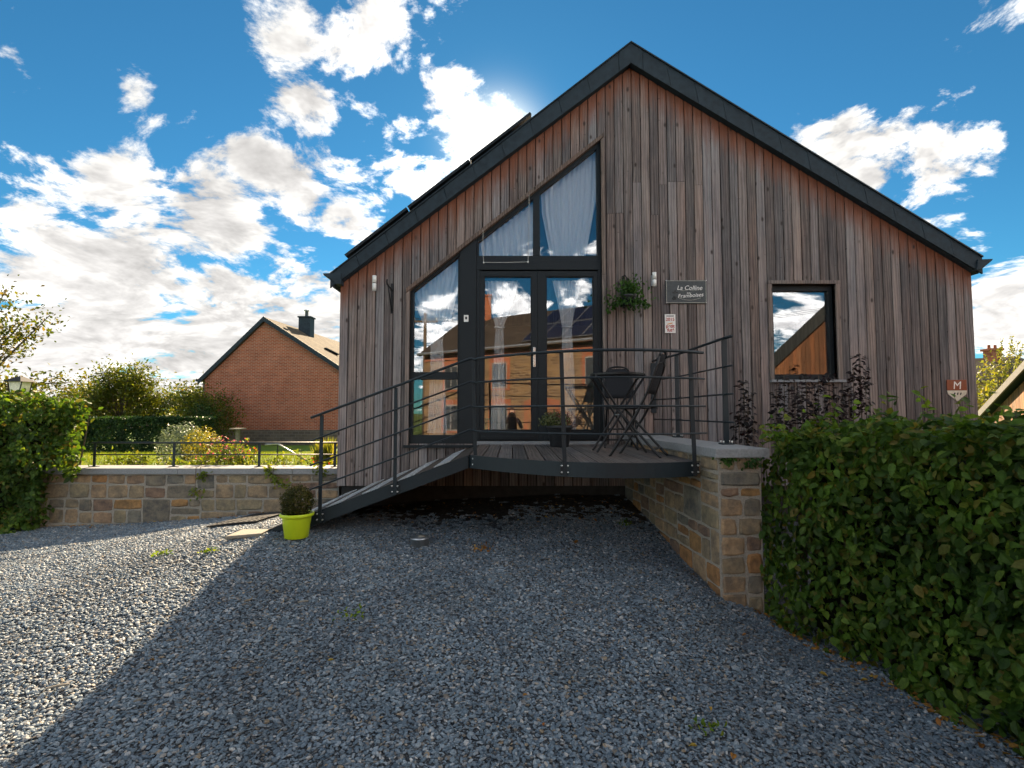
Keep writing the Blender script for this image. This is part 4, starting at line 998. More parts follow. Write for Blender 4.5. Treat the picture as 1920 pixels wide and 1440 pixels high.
# right-hand wall with pier end
C0, C1 = Vector((1.61, 4.07)), Vector((1.415, 6.68))
CT2 = 1.315
wd = (C0 - C1).normalized(); L2 = (C0 - C1).length - .06
perp = Vector((-wd.y, wd.x))                 # points to the right side (+x)
if perp.x < 0: perp = -perp
pw = thing('pier_wall', (1.7, 4.3, gz1(1.7, 4.3)), 'stone wall beside the deck ending in a pier with thick grey capstone', 'stone wall')
b_in = [C1 + perp * .05, C0 + perp * .05 - wd * .06, C0 + perp * .40 - wd * .06, C1 + perp * .42]
core = MB(); vv = [(p_.x, p_.y, z) for z in (-.3, CT2 - .075) for p_ in b_in]
core.add(vv, [(3, 2, 1, 0), (4, 5, 6, 7), (0, 1, 5, 4), (1, 2, 6, 5), (2, 3, 7, 6), (3, 0, 4, 7)]).build('mortar_core', M_mortar, pw)
st_ = C1 + perp * .05
stone_wall(pw, (st_.x, st_.y), (wd.x, wd.y), L2 - .004, lambda s_: gz1(st_.x + wd.x * s_ - .1, st_.y + wd.y * s_), CT2 - .08, .3, 11, (.10, .18), (.16, .40))
st2 = C0 + perp * .05 - wd * .06
stone_wall(pw, (st2.x, st2.y), (perp.x, perp.y), .35, lambda s_: gz1(st2.x + .1, st2.y - .1) - .15, CT2 - .08, .3, 23, (.12, .18), (.15, .30), split=.12)
cap = MB(); cc = [C1 + perp * .0, C0.copy(), C0 + perp * .445, C1 + perp * .47]
vv = [(p_.x, p_.y, z) for z in (CT2 - .074, CT2) for p_ in cc]
cap.add(vv, [(3, 2, 1, 0), (4, 5, 6, 7), (0, 1, 5, 4), (1, 2, 6, 5), (2, 3, 7, 6), (3, 0, 4, 7)]).build('capstone', M_coping, pw, bevel=.006)
# railing on the capstone
wr = thing('wall_railing', (1.92, 5.3, CT2), 'dark steel railing bolted on top of the thick capstone', 'railing')
r1, r2, r3 = (1.925, 4.62), (1.92, 5.95), (1.82, 6.66)
for x, y in (r1, r2):
    po = post(wr, x, y, CT2 + .012, CT2 + .955, .050, .012, (0, 0), R(6))
    MB().box(x - .055, x + .055, y - .045, y + .045, CT2 + .0005, CT2 + .012).build('base_plate', M_metal, wr, bevel=.002)
    nb_ = MB()
    for dx_ in (-.038, .038):
        for dy_ in (-.03, .03): nb_.tube([(x + dx_, y + dy_, CT2 + .012), (x + dx_, y + dy_, CT2 + .034)], .008, 8)
    nb_.build('bolt', M_steel, po, True)
MB().box(r3[0] - .004, r3[0] + .06, 6.665, 6.694, CT2 + .28, CT2 + .93).build('wall_plate', M_metal, wr)
for k, h in enumerate((.20, .45, .70, .96)):
    MB().tube([(r3[0] + .02, 6.67, CT2 + h), (r2[0] - .0, r2[1], CT2 + h), (r1[0], r1[1], CT2 + h), (r1[0] + .01, r1[1] - .14, CT2 + h)], .014 if k == 3 else .008, 8).build('top_rail' if k == 3 else 'rail', M_metal, wr, True)
# railing on the garden wall
gr_ = thing('garden_railing', (-4.3, WY + .15, CT), 'low dark railing of two rails on the garden wall coping', 'railing')
gy = WY + .16
for u in (177, 326, 486, 628): 
    x = PX(u, gy, 860)
    po = post(gr_, x, gy, CT + .008, CT + .33, .034, .012)
    MB().box(x - .05, x + .05, gy - .035, gy + .035, CT + .0005, CT + .008).build('base_plate', M_metal, gr_)
for h, r_ in ((.165, .008), (.325, .012)): MB().tube([(PX(172, gy, 860), gy - .012, CT + h), (XL - .03, gy - .012, CT + h)], r_, 8).build('rail', M_metal, gr_, True)

# ------------------------------------------------------------------ bistro set
def bistro_chair(label):
    c = thing('bistro_chair', (0, 0, 0), label, 'chair', 'folding bistro chairs')
    for s_ in (-1, 1):
        y = s_ * .185
        MB().tube([(.255, y * .72, .93), (.235, y * .96, .84), (.15, y, .60), (.05, y, .40), (-.20, y, .012), (-.215, y, 0)], .0125, 8).build('back_leg', M_chairmetal, c, True, True)
        MB().tube([(.26, y * .86, 0), (.245, y * .86, .012), (-.13, y * .86, .425), (-.15, y * .86, .45)], .0125, 8).build('front_leg', M_chairmetal, c, True, True)
        MB().tube([(-.17, y * .9, .452), (.17, y * .9, .458)], .009, 8).build('seat_rail', M_chairmetal, c, True, True)
    top = [(.255 + .02 * math.sin(math.pi * k / 10), .133 * math.cos(math.pi * k / 10), .93 + .055 * math.sin(math.pi * k / 10)) for k in range(11)]
    MB().tube(top, .0125, 8).build('top_bow', M_chairmetal, c, True, True)
    sb = MB(); n = 8
    sb.box(-.185, .17, -.165, .165, .462, .480); sb.build('seat', M_textile, c, False, True, bevel=.008)
    MB().box(-.19, -.165, -.17, .17, .447, .461).build('front_bar', M_chairmetal, c, False, True)
    # sling back, slightly curved
    vv = []; ff = []
    rows = [(.145, .585, .170), (.165, .64, .172), (.19, .71, .172), (.215, .79, .168), (.235, .86, .158), (.248, .92, .135), (.258, .955, .09)]
    for x, z, wv_ in rows:
        for k in range(9):
            y = -wv_ + 2 * wv_ * k / 8; vv.append((x + .018 * (1 - (y / .17) ** 2), y, z))
    for j in range(len(rows) - 1):
        for k in range(8): ff.append((j * 9 + k, j * 9 + k + 1, (j + 1) * 9 + k + 1, (j + 1) * 9 + k))
    so = MB().add(vv, ff).build('back_sling', M_textile, c, True, True)
    sm = so.modifiers.new('thick', 'SOLIDIFY'); sm.thickness = .008
    MB().tube([(.245, -.157, .86), (.262, 0, .885), (.245, .157, .86)], .006, 6).build('back_bar', M_chairmetal, c, True, True)
    MB().tube([(-.06, -.185, .215), (-.06, .185, .215)], .0095, 8).build('stretcher', M_chairmetal, c, True, True)
    MB().tube([(.19, -.16, .075), (.19, .16, .075)], .0095, 8).build('stretcher', M_chairmetal, c, True, True)
    return c
ch1 = bistro_chair('black folding bistro chair seen side-on beside the pier wall')
ch1.location = (1.19, 4.92, DECK); ch1.rotation_euler = (0, 0, R(-27))
dup(ch1, (1.29, 6.15, DECK), R(82), 'black folding bistro chair behind the table against the cladding')
tbx, tby = PX(1158, 5.45, 704), 5.45
tbl = thing('bistro_table', (tbx, tby, DECK), 'black folding bistro table with crossed legs on the deck', 'table', None)
TH = PZ(701, 5.45) - DECK
MB().lathe([(.285, TH - .028), (.292, TH - .022), (.292, TH - .004), (.286, TH), (.02, TH)], 40, (tbx, tby, DECK)).build('table_top', M_chairmetal, tbl, False)
for s_ in (-1, 1):
    y = tby + s_ * .17
    MB().tube([(tbx - .265, y, DECK + TH - .03), (tbx - .24, y, DECK + TH - .05), (tbx + .245, y, DECK + .01), (tbx + .25, y, DECK)], .0125, 8).build('leg', M_chairmetal, tbl, True)
    y2 = tby + s_ * .145
    MB().tube([(tbx + .265, y2, DECK + TH - .03), (tbx + .24, y2, DECK + TH - .05), (tbx - .245, y2, DECK + .01), (tbx - .25, y2, DECK)], .0125, 8).build('leg', M_chairmetal, tbl, True)
MB().tube([(tbx + .14, tby - .17, DECK + .16), (tbx + .14, tby + .17, DECK + .16)], .0095, 8).build('stretcher', M_chairmetal, tbl, True)
MB().tube([(tbx - .14, tby - .145, DECK + .16), (tbx - .14, tby + .145, DECK + .16)], .0095, 8).build('stretcher', M_chairmetal, tbl, True)
MB().tube([(tbx, tby - .17, DECK + TH * .47), (tbx, tby + .17, DECK + TH * .47)], .0095, 8).build('pivot', M_steel, tbl, True)

# ------------------------------------------------------------------ pots, mat, slab and bits on the gravel
def drop(x, y): return gz1(x, y)
def GG(u, v):                               # photo pixel on the gravel surface
    z = .1
    for _ in range(12):
        p_ = G(u, v, z); z = .5 * z + .5 * gz1(p_.x, p_.y)
    return G(u, v, z)
px0, py0 = PX(557, 4.83, 960), 4.83
pz0 = drop(px0, py0) + .012
lp = thing('planter', (px0, py0, pz0), 'lime green plastic pot holding a clipped box ball by the ramp foot', 'plant pot')
MB().lathe([(r_ * .93, z_ * .95) for r_, z_ in [(.108, 0), (.112, .004), (.138, .195), (.140, .20), (.158, .205), (.163, .215), (.163, .232), (.158, .238), (.150, .236), (.146, .225), (.05, .215)]], 40, (px0, py0, pz0)).build('pot', M_lime, lp, True)
MB().lathe([(.133, .195), (.07, .210), (.01, .213)], 24, (px0, py0, pz0)).build('soil', M_soil, lp, True)
def ball_leaves(c, r, n, flat=1.0, inner=.55):
    dirs = unit(rng.normal(size=(n, 3))); rad = r * (inner + (1 - inner) * rng.random(n) ** .4) * (1 + .07 * np.sin(dirs[:, 0] * 9 + dirs[:, 2] * 7))
    pos = np.array(c)[None] + dirs * rad[:, None] * np.array([1, 1, flat])[None]
    return pos, dirs + rng.normal(size=(n, 3)) * .5
cb_ = (px0, py0, pz0 + .325)
p_, n_ = ball_leaves(cb_, .148, 3000, 1.0); p_ += rng.normal(size=p_.shape) * .008
MB().tube([(px0, py0, pz0 + .2), (px0 + .01, py0, pz0 + .36)], [.012, .006], 6).build('stem', M_bark, lp); leaves('box_foliage', p_, n_, .016 + .012 * rng.random(3000), L_box, lp, '4')
mt = thing('door_mat', (-2.88, 6.0, drop(-2.88, 6.0)), 'black rubber honeycomb mat lying on the gravel at the ramp foot', 'mat')
mm = MB(); mx0, mx1, my0, my1 = -3.16, -2.66, 5.38, 6.38; nmx, nmy = 9, 14
def mz(x, y): return drop(x, y) + .030
for i in range(nmx + 1):
    x = mx0 + (mx1 - mx0) * i / nmx
    for k in range(nmy): 
        a, b = my0 + (my1 - my0) * k / nmy, my0 + (my1 - my0) * (k + 1) / nmy
        mm.bar((x, a, mz(x, a)), (x, b, mz(x, b)), .016, .016)
for k in range(nmy + 1):
    y = my0 + (my1 - my0) * k / nmy
    for i in range(nmx):
        a, b = mx0 + (mx1 - mx0) * i / nmx, mx0 + (mx1 - mx0) * (i + 1) / nmx
        mm.bar((a, y, mz(a, y) + .001), (b, y, mz(b, y) + .001), .016, .0155)
mm.build('mesh_pad', M_black, mt)
pv_ = [(mx0 + .01 + (mx1 - mx0 - .02) * i / 6, my0 + .01 + (my1 - my0 - .02) * k / 8) for k in range(9) for i in range(7)]
MB().add([(a, b, mz(a, b) - .004) for a, b in pv_], [(k * 7 + i, k * 7 + i + 1, (k + 1) * 7 + i + 1, (k + 1) * 7 + i) for k in range(8) for i in range(6)]).build('backing_sheet', M_black, mt)
sl_ = thing('paving_slab', (-2.5, 4.9, drop(-2.5, 4.9)), 'pale stone slab laid in the gravel at the ramp foot', 'slab')
zs = drop(-2.5, 4.9)
MB().add([(-2.62, 4.74, zs + .0), (-2.34, 4.84, zs + .0), (-2.34, 5.02, zs + .0), (-2.60, 5.02, zs + .0), (-2.62, 4.74, zs + .030), (-2.34, 4.84, zs + .034), (-2.34, 5.02, zs + .036), (-2.60, 5.02, zs + .034)], [(3, 2, 1, 0), (4, 5, 6, 7), (0, 1, 5, 4), (1, 2, 6, 5), (2, 3, 7, 6), (3, 0, 4, 7)]).build('slab', M_slab, sl_, bevel=.006)
g_ = GG(787, 1022); zc = drop(g_.x, g_.y)
cp_ = thing('pipe_cap', (g_.x, g_.y, zc), 'round galvanised pipe cap sticking up out of the gravel', 'pipe cap')
MB().lathe([(.085, -.05), (.085, .062), (.090, .063), (.090, .074), (.083, .080), (.02, .082)], 32, (g_.x, g_.y, zc)).build('cap', M_galv, cp_, True)
MB().lathe([(.034, .081), (.032, .090), (.01, .091)], 20, (g_.x + .02, g_.y, zc)).build('cap_stopper', M_slab, cp_, True)
# planter on the deck
dp = Vector((PX(1049, 6.2, 810), 6.2, DECK))
pt = thing('deck_planter', dp, 'dark round pot with pale foliage and heather in front of the doors', 'plant pot')
MB().lathe([(.105, 0), (.112, .01), (.145, .215), (.150, .22), (.160, .225), (.160, .255), (.152, .258), (.140, .24), (.03, .235)], 32, dp).build('pot', M_darkpot, pt, True)
MB().lathe([(.139, .225), (.01, .245)], 24, dp).build('soil', M_soil, pt, True)
nn = 900; th_ = rng.random(nn) * 6.283; rr_ = .19 * np.sqrt(rng.random(nn)); hh = .02 + .17 * rng.random(nn) ** 1.2 * (1 - (rr_ / .26) ** 2)
pos = np.c_[dp.x - .05 + rr_ * np.cos(th_), dp.y + rr_ * np.sin(th_) * .8, dp.z + .24 + hh]
leaves('foliage', pos, rng.normal(size=(nn, 3)) + np.array([0, 0, 1.]), .022 + .018 * rng.random(nn), L_heath, pt, '4')
nn = 700; st__ = np.repeat(rng.normal(size=(35, 2)) * .045, 20, 0); zz = np.tile(np.linspace(0, 1, 20), 35)
pos = np.c_[dp.x + .09 + st__[:, 0] * (1 + 1.4 * zz), dp.y - .0 + st__[:, 1] * (1 + 1.4 * zz), dp.z + .24 + zz * np.repeat(.12 + .1 * rng.random(35), 20)] + rng.normal(size=(nn, 3)) * .005
leaves('heather', pos, rng.normal(size=(nn, 3)), .012 + .008 * rng.random(nn), L_heather, pt, '4')
# hanging plant on the facade
hx, hy, hz_ = PX(1177, YF - .13, 560), YF - .14, PZ(572, YF - .13)
hp_ = thing('hanging_plant', (hx, YF - .004, hz_), 'trailing leafy plant in a dark wall pot beside the doors', 'hanging plant')
MB().lathe([(.06, 0), (.085, .12), (.092, .125), (.092, .145), (.02, .14)], 24, (hx, hy, hz_ - .02)).build('pot', M_darkpot, hp_, True)
MB().box(hx - .045, hx - .02, YF - .02, YF - .004, hz_ - .02, PZ(518, YF)).build('wall_hook', M_black, hp_)
MB().tube([(hx - .032, YF - .01, PZ(521, YF)), (hx - .032, YF - .10, PZ(519, YF)), (hx - .01, hy, PZ(526, YF)), (hx, hy, hz_ + .13)], .007, 8).build('arm', M_black, hp_, True)
nn = 620
pos = []; 
for k in range(nn):
    f = rng.random()
    if f < .45: c = (hx + .02 + rng.normal() * .075, hy + rng.normal() * .05, hz_ + .17 + abs(rng.normal()) * .085)
    elif f < .8: c = (hx + rng.normal() * .13, hy - .02 + rng.normal() * .06, hz_ + .07 + rng.normal() * .055)
    elif f < .9: tt = rng.random(); c = (hx - .08 - tt * .18, hy + rng.normal() * .03, hz_ + .08 - tt * .16 + rng.normal() * .02)
    else: tt = rng.random(); c = (hx + .08 + tt * .17, hy + rng.normal() * .03, hz_ + .08 - tt * .09 + rng.normal() * .02)
    pos.append(c)
pos = np.array(pos); pos[:, 1] = np.minimum(pos[:, 1], YF - .02)
leaves('foliage', pos, rng.normal(size=(nn, 3)) + np.array([0, -1.2, .5]), .030 + .03 * rng.random(nn), L_basket, hp_, '6', droop=(0, 0, -.8))

# ------------------------------------------------------------------ hedges
def hedge_shell(name, label, loc, sampler, n, m, size, core_stems, group=None, singles=0, cat='hedge'):
    root = thing(name, loc, label, cat, group)
    pos, nrm, depth = sampler(n)
    sz = size[0] + (size[1] - size[0]) * rng.random(n)
    up = np.array([0, 0, .0])
    nrm = unit(nrm + rng.normal(size=(n, 3)) * .55)
    keep = np.ones(n, bool)
    if singles:
        rel = pos - np.array([0, 0, EYE]); dist = np.linalg.norm(rel, axis=1)
        uu = 960 + FPX * rel[:, 0] / np.maximum(rel[:, 1], .2)
        score = sz / dist * (depth < .07) * (uu < 1915) * (rel[:, 1] > .5)
        idx = np.argsort(-score)[:singles]; keep[idx] = False
        protos = []
        for k in range(3):
            l6 = LEAF6.copy() * (1 + .12 * (rng.random(LEAF6.shape) - .5)); l6[:, 2] *= (1 + .5 * k)
            me = bpy.data.meshes.new('leaf'); me.from_pydata(l6.tolist(), [], LEAF6_F); me.materials.append(m); protos.append(me)
        o_ = ORG[root.name]
        for i in idx:
            nv = Vector(nrm[i]); ref = Vector(rng.normal(size=3) * .6) + Vector((0, 0, -.5))
            B = (ref - nv * ref.dot(nv)).normalized(); T = B.cross(nv)
            M4 = Matrix((T, B, nv)).transposed().to_4x4()
            lo = bpy.data.objects.new('leaf', protos[int(i) % 3]); C.objects.link(lo); lo.parent = root
            lo.matrix_basis = Matrix.Translation(Vector(pos[i]) - o_) @ M4 @ Matrix.Scale(float(sz[i]), 4)
    leaves('foliage', pos[keep], nrm[keep], sz[keep], m, root, '6', droop=(0, 0, -.5), kind='stuff')
    tw = MB()
    for (a, b, r_) in core_stems:
        a, b = Vector(a), Vector(b); mid = (a + b) / 2 + Vector((random.uniform(-.06, .06), random.uniform(-.06, .06), 0))
        tw.tube([a, mid, b], [r_, r_ * .7, r_ * .3], 5)
    tw.build('branches', M_bark, root)
    return root
def hx_face(y): return np.interp(y, [.3, 1.5, 2.86, 3.6, 4.12, 4.4], [3.0, 2.86, 2.56, 2.33, 2.06, 2.02])
HT = 1.47
def hr_samp(n):
    nf = int(n * .58); nt_ = n - nf
    y = .5 + 3.75 * rng.random(nf); zz = rng.random(nf) ** .95
    x = hx_face(y); g = gz(x, y); z = g + .01 + zz * (HT - g)
    dep = rng.exponential(.085, nf); dep = np.minimum(dep, .6)
    bul = .07 * np.sin(y * 4.1 + z * 2.3) + .05 * np.sin(y * 9.3 - z * 5.1 + 1) + .035 * np.sin(y * 17 + z * 13)
    rd = .16 * np.clip((z - HT + .22) / .22, 0, 1) ** 2
    lo = -.10 * np.clip((.18 - (z - g)) / .18, 0, 1)
    pf_ = np.c_[x + bul * .8 + dep + rd + lo, y, z]; nf_ = np.tile([-1, -.12, .25], (nf, 1))
    y2 = .5 + 3.8 * rng.random(nt_); x2 = hx_face(y2) + 1.75 * rng.random(nt_) ** 1.1
    dp2 = np.minimum(rng.exponential(.06, nt_), .4); bul2 = .055 * np.sin(x2 * 6 + y2 * 4) + .045 * np.sin(x2 * 13 - y2 * 9) + .035 * np.sin(x2 * 23 + 2)
    pt_ = np.c_[x2, y2, HT + bul2 - dp2 + .02]; nt2 = np.tile([-.15, -.2, 1.0], (nt_, 1))
    k = rng.random(nt_) < .035; pt_[k, 2] += .18 * rng.random(k.sum())
    return np.r_[pf_, pt_], np.r_[nf_, nt2], np.r_[dep, dp2]
stems = []
for k in range(90):
    y = .6 + 3.6 * random.random(); x = float(hx_face(y)) + .25 + .9 * random.random()
    stems.append(((x, y, gz1(x, y) - .02), (x + random.uniform(-.25, .25), y + random.uniform(-.2, .2), HT - .1 * random.random()), .012 + .012 * random.random()))
hr = hedge_shell('beech_hedge', 'large leafy green hedge growing against the stone pier', (2.9, 2.5, gz1(2.9, 2.5)), hr_samp, 25000, L_beech, (.036, .094), stems, singles=300)
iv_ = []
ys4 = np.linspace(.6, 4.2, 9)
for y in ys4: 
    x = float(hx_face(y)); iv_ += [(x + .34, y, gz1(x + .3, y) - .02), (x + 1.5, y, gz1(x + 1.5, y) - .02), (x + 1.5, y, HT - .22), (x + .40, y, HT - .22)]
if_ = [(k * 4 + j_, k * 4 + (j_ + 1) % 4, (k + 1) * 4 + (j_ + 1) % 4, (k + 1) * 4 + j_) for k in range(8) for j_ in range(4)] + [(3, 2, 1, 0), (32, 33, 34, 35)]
MB().add(iv_, if_).build('dark_filler', simple('dark_filler', (.018, .020, .010), 1, 0, .05, 40, .5, .8), hr)  # solid dark core added to close gaps and darken the hedge interior
# shoots standing up out of the hedge
for (u, v0, Y) in ((1560, 745, 4.2), (1600, 752, 4.1), (1665, 738, 4.2), (1725, 730, 4.1), (1735, 752, 3.9), (1790, 745, 3.7), (1880, 765, 3.4), (1905, 770, 3.3), (1470, 765, 4.15), (1840, 792, 3.3)):
    tip = P(u, v0, Y); b_ = Vector((tip.x + random.uniform(-.06, .06), tip.y + random.uniform(-.05, .05), HT - .12)); k = 9
    pts = np.array([b_ + (tip - b_) * (i / k) for i in range(k + 1)]); 
    o = MB().tube([b_, (b_ + tip) / 2 + Vector((.01, 0, 0)), tip], [.004, .003, .0015], 5).build('shoot', M_bark, hr)
    pp_ = np.repeat(pts[3:], 1, 0); leaves('shoot_leaves', pp_, rng.normal(size=(len(pp_), 3)) + np.array([0, -.6, .8]), .05 + .035 * rng.random(len(pp_)), L_beechtop, hr, '6')
# left hedge
def hl_samp(n):
    nf = int(n * .45); ns = int(n * .2); nt_ = n - nf - ns
    X0, X1, Yf, Yb, T_ = -8.9, -5.72, 6.58, 7.9, 1.78
    X1 = -5.64
    x = X0 + (X1 - X0) * rng.random(nf); g = gz(x, np.full(nf, Yf)); z = g + (T_ - g) * rng.random(nf)
    low = (z < .9) & (x > -6.12); x = np.where(low, x - .42, x)
    dep = np.minimum(rng.exponential(.07, nf), .5)
    b = .09 * np.sin(x * 5 + z * 3) + .06 * np.sin(x * 11 - z * 7)
    pf_ = np.c_[x, Yf + dep + b, z]; a1 = np.tile([.05, -1, .2], (nf, 1))
    y = Yf + (Yb - Yf) * rng.random(ns); z2 = .75 + (T_ - .75) * rng.random(ns); d2 = np.minimum(rng.exponential(.07, ns), .4)
    ps_ = np.c_[-.855 * y - d2 + .08 * np.sin(y * 7 + z2 * 6) , y, z2]; a2 = np.tile([1, -.1, .2], (ns, 1))
    y3 = Yf + (Yb - Yf) * rng.random(nt_); x3 = X0 + (-.86 * y3 - X0) * rng.random(nt_); d3 = np.minimum(rng.exponential(.07, nt_), .4)
    pt_ = np.c_[x3, y3, T_ - d3 + .07 * np.sin(x3 * 4 + y3 * 5) + .05 * np.sin(x3 * 11)]; a3 = np.tile([0, -.1, 1], (nt_, 1))
    return np.r_[pf_, ps_, pt_], np.r_[a1, a2, a3], np.r_[dep, d2, d3]
stems = []
for k in range(40):
    x, y = random.uniform(-8.6, -6.3), random.uniform(6.85, 7.6)
    stems.append(((x, y, gz1(x, min(y, 6.9)) - .03), (x + random.uniform(-.2, .3), y + random.uniform(-.2, .2), 1.6), .02))
hl_ = hedge_shell('beech_hedge', 'bushy hedge spilling over the end of the garden wall', (-7.3, 7.0, gz1(-7.3, 6.8)), hl_samp, 16000, L_beech, (.05, .095), stems)
MB().box(-8.6, -6.35, 6.9, 7.5, .0, 1.5).build('dark_filler', bpy.data.materials['dark_filler'], hl_)  # unseen solid core added to block sunlight coming through the leaves
# clipped conifer hedge across the lawn
def hc_samp(n):
    nf = int(n * .6); nt_ = n - nf; Y0_, Y1_, X0, X1 = 17.0, 18.1, -15.5, -10.3
    x = X0 + (X1 - X0) * rng.random(nf); T_ = 1.44 + .02 * np.sin(x * 2); z = .2 + (T_ - .2) * rng.random(nf); d = np.minimum(rng.exponential(.05, nf), .3)
    pf_ = np.c_[x, Y0_ + d + .03 * np.sin(x * 9 + z * 8), z]; 
    x2 = X0 + (X1 - X0) * rng.random(nt_); y2 = Y0_ + (Y1_ - Y0_) * rng.random(nt_); d2 = np.minimum(rng.exponential(.04, nt_), .3)
    pt_ = np.c_[x2, y2, 1.44 - d2 + .015 * np.sin(x2 * 7)]
    return np.r_[pf_, pt_], np.r_[np.tile([0, -1, .5], (nf, 1)), np.tile([0, -.2, 1.], (nt_, 1))], np.r_[d, d2]
hedge_shell('clipped_hedge', 'straight clipped dark green hedge across the far lawn', (-12.9, 17.5, .2), hc_samp, 16000, L_conifer, (.06, .11), [((x, 17.5, .15), (x, 17.5, 1.3), .04) for x in np.arange(-15.2, -10.3, .5)])

# ------------------------------------------------------------------ trees and bushes behind
def tree(name, label, base, h, spread, nclump, nleaf, lsize, m, group=None, trunk_r=.09, lean=(0, 0), crown_lo=.3, clump_r=.35, shape='4', cat='tree', flat=.8):
    root = thing(name, base, label, cat, group); base = Vector(base)
    fork = base + Vector((lean[0] * .4, lean[1] * .4, h * crown_lo))
    tr = MB(); tr.tube([base + Vector((0, 0, -.1)), (base + fork) / 2 + Vector((.03, 0, 0)), fork], [trunk_r, trunk_r * .8, trunk_r * .65], 8)
    pos = []
    for k in range(nclump):
        a = 6.283 * random.random(); el = random.random()
        rr = spread * (.35 + .65 * random.random()) * math.sqrt(1 - (el * .92) ** 2)
        c = base + Vector((rr * math.cos(a) + lean[0], rr * math.sin(a) + lean[1], h * crown_lo + (h * (1 - crown_lo)) * (el * .95)))
        mid = fork + (c - fork) * .5 + Vector((random.uniform(-.1, .1), random.uniform(-.1, .1), .12 * h * (1 - el) * .5))
        tr.tube([fork, mid, c], [trunk_r * .35, trunk_r * .2, trunk_r * .06], 5)
        m_ = nleaf // nclump; s_ = rng.random(m_) ** .6
        line = np.array(mid)[None] * (1 - s_[:, None]) + np.array(c)[None] * s_[:, None]
        pos.append(line + rng.normal(size=(m_, 3)) * clump_r * np.array([1, 1, flat]) * (.4 + .6 * s_[:, None]))
    pos = np.concatenate(pos); pos[:, 2] = np.maximum(pos[:, 2], base.z + .05)
    tr.build('trunk', M_bark, root, True)
    leaves('crown', pos, rng.normal(size=(len(pos), 3)) + np.array([0, 0, .7]), lsize * (.7 + .6 * rng.random(len(pos))), m, root, shape)
    return root
def lz(y): return float(lawn_z(0, y))
tree('leafy_tree', 'tall open tree with thin golden leaves rising behind the lantern', (-12.6, 11.5, lz(11.5)), 4.5, 2.4, 40, 8000, .105, L_tree, 'garden trees', .13, crown_lo=.25, clump_r=.26)
tree('orchard_tree', 'spreading apple tree with a pale forked trunk behind the clipped hedge', (-15.6, 20.5, lz(20.5)), 3.4, 1.9, 34, 9000, .12, L_orch, 'garden trees', .10, crown_lo=.3, clump_r=.30)
tree('orchard_tree', 'low yellowish tree between the apple tree and the brick house', (-14.6, 24, lz(24)), 2.7, 2.1, 28, 6000, .13, L_orch, 'garden trees', .10, crown_lo=.2, clump_r=.35)
tree('hedgerow_bush', 'rounded olive bush behind the lantern hedge', (-18.6, 21, lz(21)), 2.9, 2.4, 30, 7000, .13, L_tree, 'garden trees', .10, crown_lo=.15, clump_r=.4)
tree('hedgerow_bush', 'shrubby olive bush between the hedge and the distant barn', (-16.6, 19.5, lz(19.5)), 2.1, 1.7, 24, 4500, .12, L_orch, 'garden trees', .08, crown_lo=.15, clump_r=.3)
tree('dark_shrub', 'dark evergreen shrub at the corner of the brick house', (-12.9, 21.5, lz(21.5)), 1.9, .8, 18, 2600, .10, L_conifer, None, .06, crown_lo=.1, clump_r=.24, cat='shrub')
for k, (x, y, h) in enumerate(((-42, 68, 6.5), (-47, 72, 6.0), (-37.5, 64, 5.6), (-54, 70, 5.8), (-62, 75, 6.5))):
    tree('distant_tree', 'distant rounded tree on the horizon beyond the garden', (x, y, -.35), h, 3.2, 16, 1500, .45, L_tree, 'distant trees on the horizon', .2, crown_lo=.15, clump_r=.9)

# garden plants along the wall
def shrub(name, label, c, r, n, size, m, shape='4', flat=1.0, cat='shrub', stems=6, group=None):
    g = lz(c[1]); root = thing(name, (c[0], c[1], g), label, cat, group)
    p_, n_ = ball_leaves((c[0], c[1], c[2]), r, n, flat, .45); p_[:, 2] = np.maximum(p_[:, 2], g + .02)
    leaves('foliage', p_, n_, size * (.7 + .6 * rng.random(n)), m, root, shape)
    tw = MB()
    for k in range(stems): tw.tube([(c[0] + random.uniform(-.05, .05), c[1] + random.uniform(-.05, .05), g - .03), (c[0] + random.uniform(-.6, .6) * r, c[1] + random.uniform(-.6, .6) * r, c[2] + .3 * r)], [.012, .004], 5)
    tw.build('stems', M_bark, root); return root
shrub('silver_shrub', 'rounded silvery grey shrub behind the garden railing', (PX(342, 8.9, 835), 8.9, 1.02), .40, 2600, .045, L_silver)
shrub('golden_shrub', 'upright golden yellow conifer shrub beside the silvery shrub', (PX(378, 8.6, 830), 8.6, 1.02), .30, 1800, .035, L_gold, flat=1.15)
def stem_cloud(name, label, x0, x1, y0, y1, zb, h, nst, per, size, m, fm=None, nfl=0, fsize=.03, cat='plant', group=None, arch=.12):
    root = thing(name, ((x0 + x1) / 2, (y0 + y1) / 2, zb), label, cat, group)
    tw = MB(); pos = []; tips = []
    for k in range(nst):
        a = Vector((random.uniform(x0, x1), random.uniform(y0, y1), zb - .02)); hh = h * random.uniform(.45, 1.0)
        b = a + Vector((random.uniform(-arch, arch), random.uniform(-arch, arch), hh)); mid = (a + b) / 2 + Vector((random.uniform(-.03, .03), 0, .03))
        tw.tube([a, mid, b], [.004, .003, .0015], 4)
        for s_ in np.linspace(.2, 1, per):
            q_ = a * (1 - s_) ** 2 + mid * 2 * s_ * (1 - s_) + b * s_ ** 2; pos.append(np.array(q_) + rng.normal(size=3) * .025)
        tips.append(np.array(b))
    pos = np.array(pos); tw.build('stems', M_bark, root)
    leaves('foliage', pos, rng.normal(size=pos.shape) + np.array([0, -.3, .8]), size * (.6 + .8 * rng.random(len(pos))), m, root, '6')
    if fm is not None:
        tp = np.array(tips)[rng.integers(0, len(tips), nfl)] + rng.normal(size=(nfl, 3)) * .03
        leaves('blossom', tp, rng.normal(size=tp.shape), fsize * (.7 + .6 * rng.random(nfl)), fm, root, '6')
    return root
zg_ = lz(7.5)
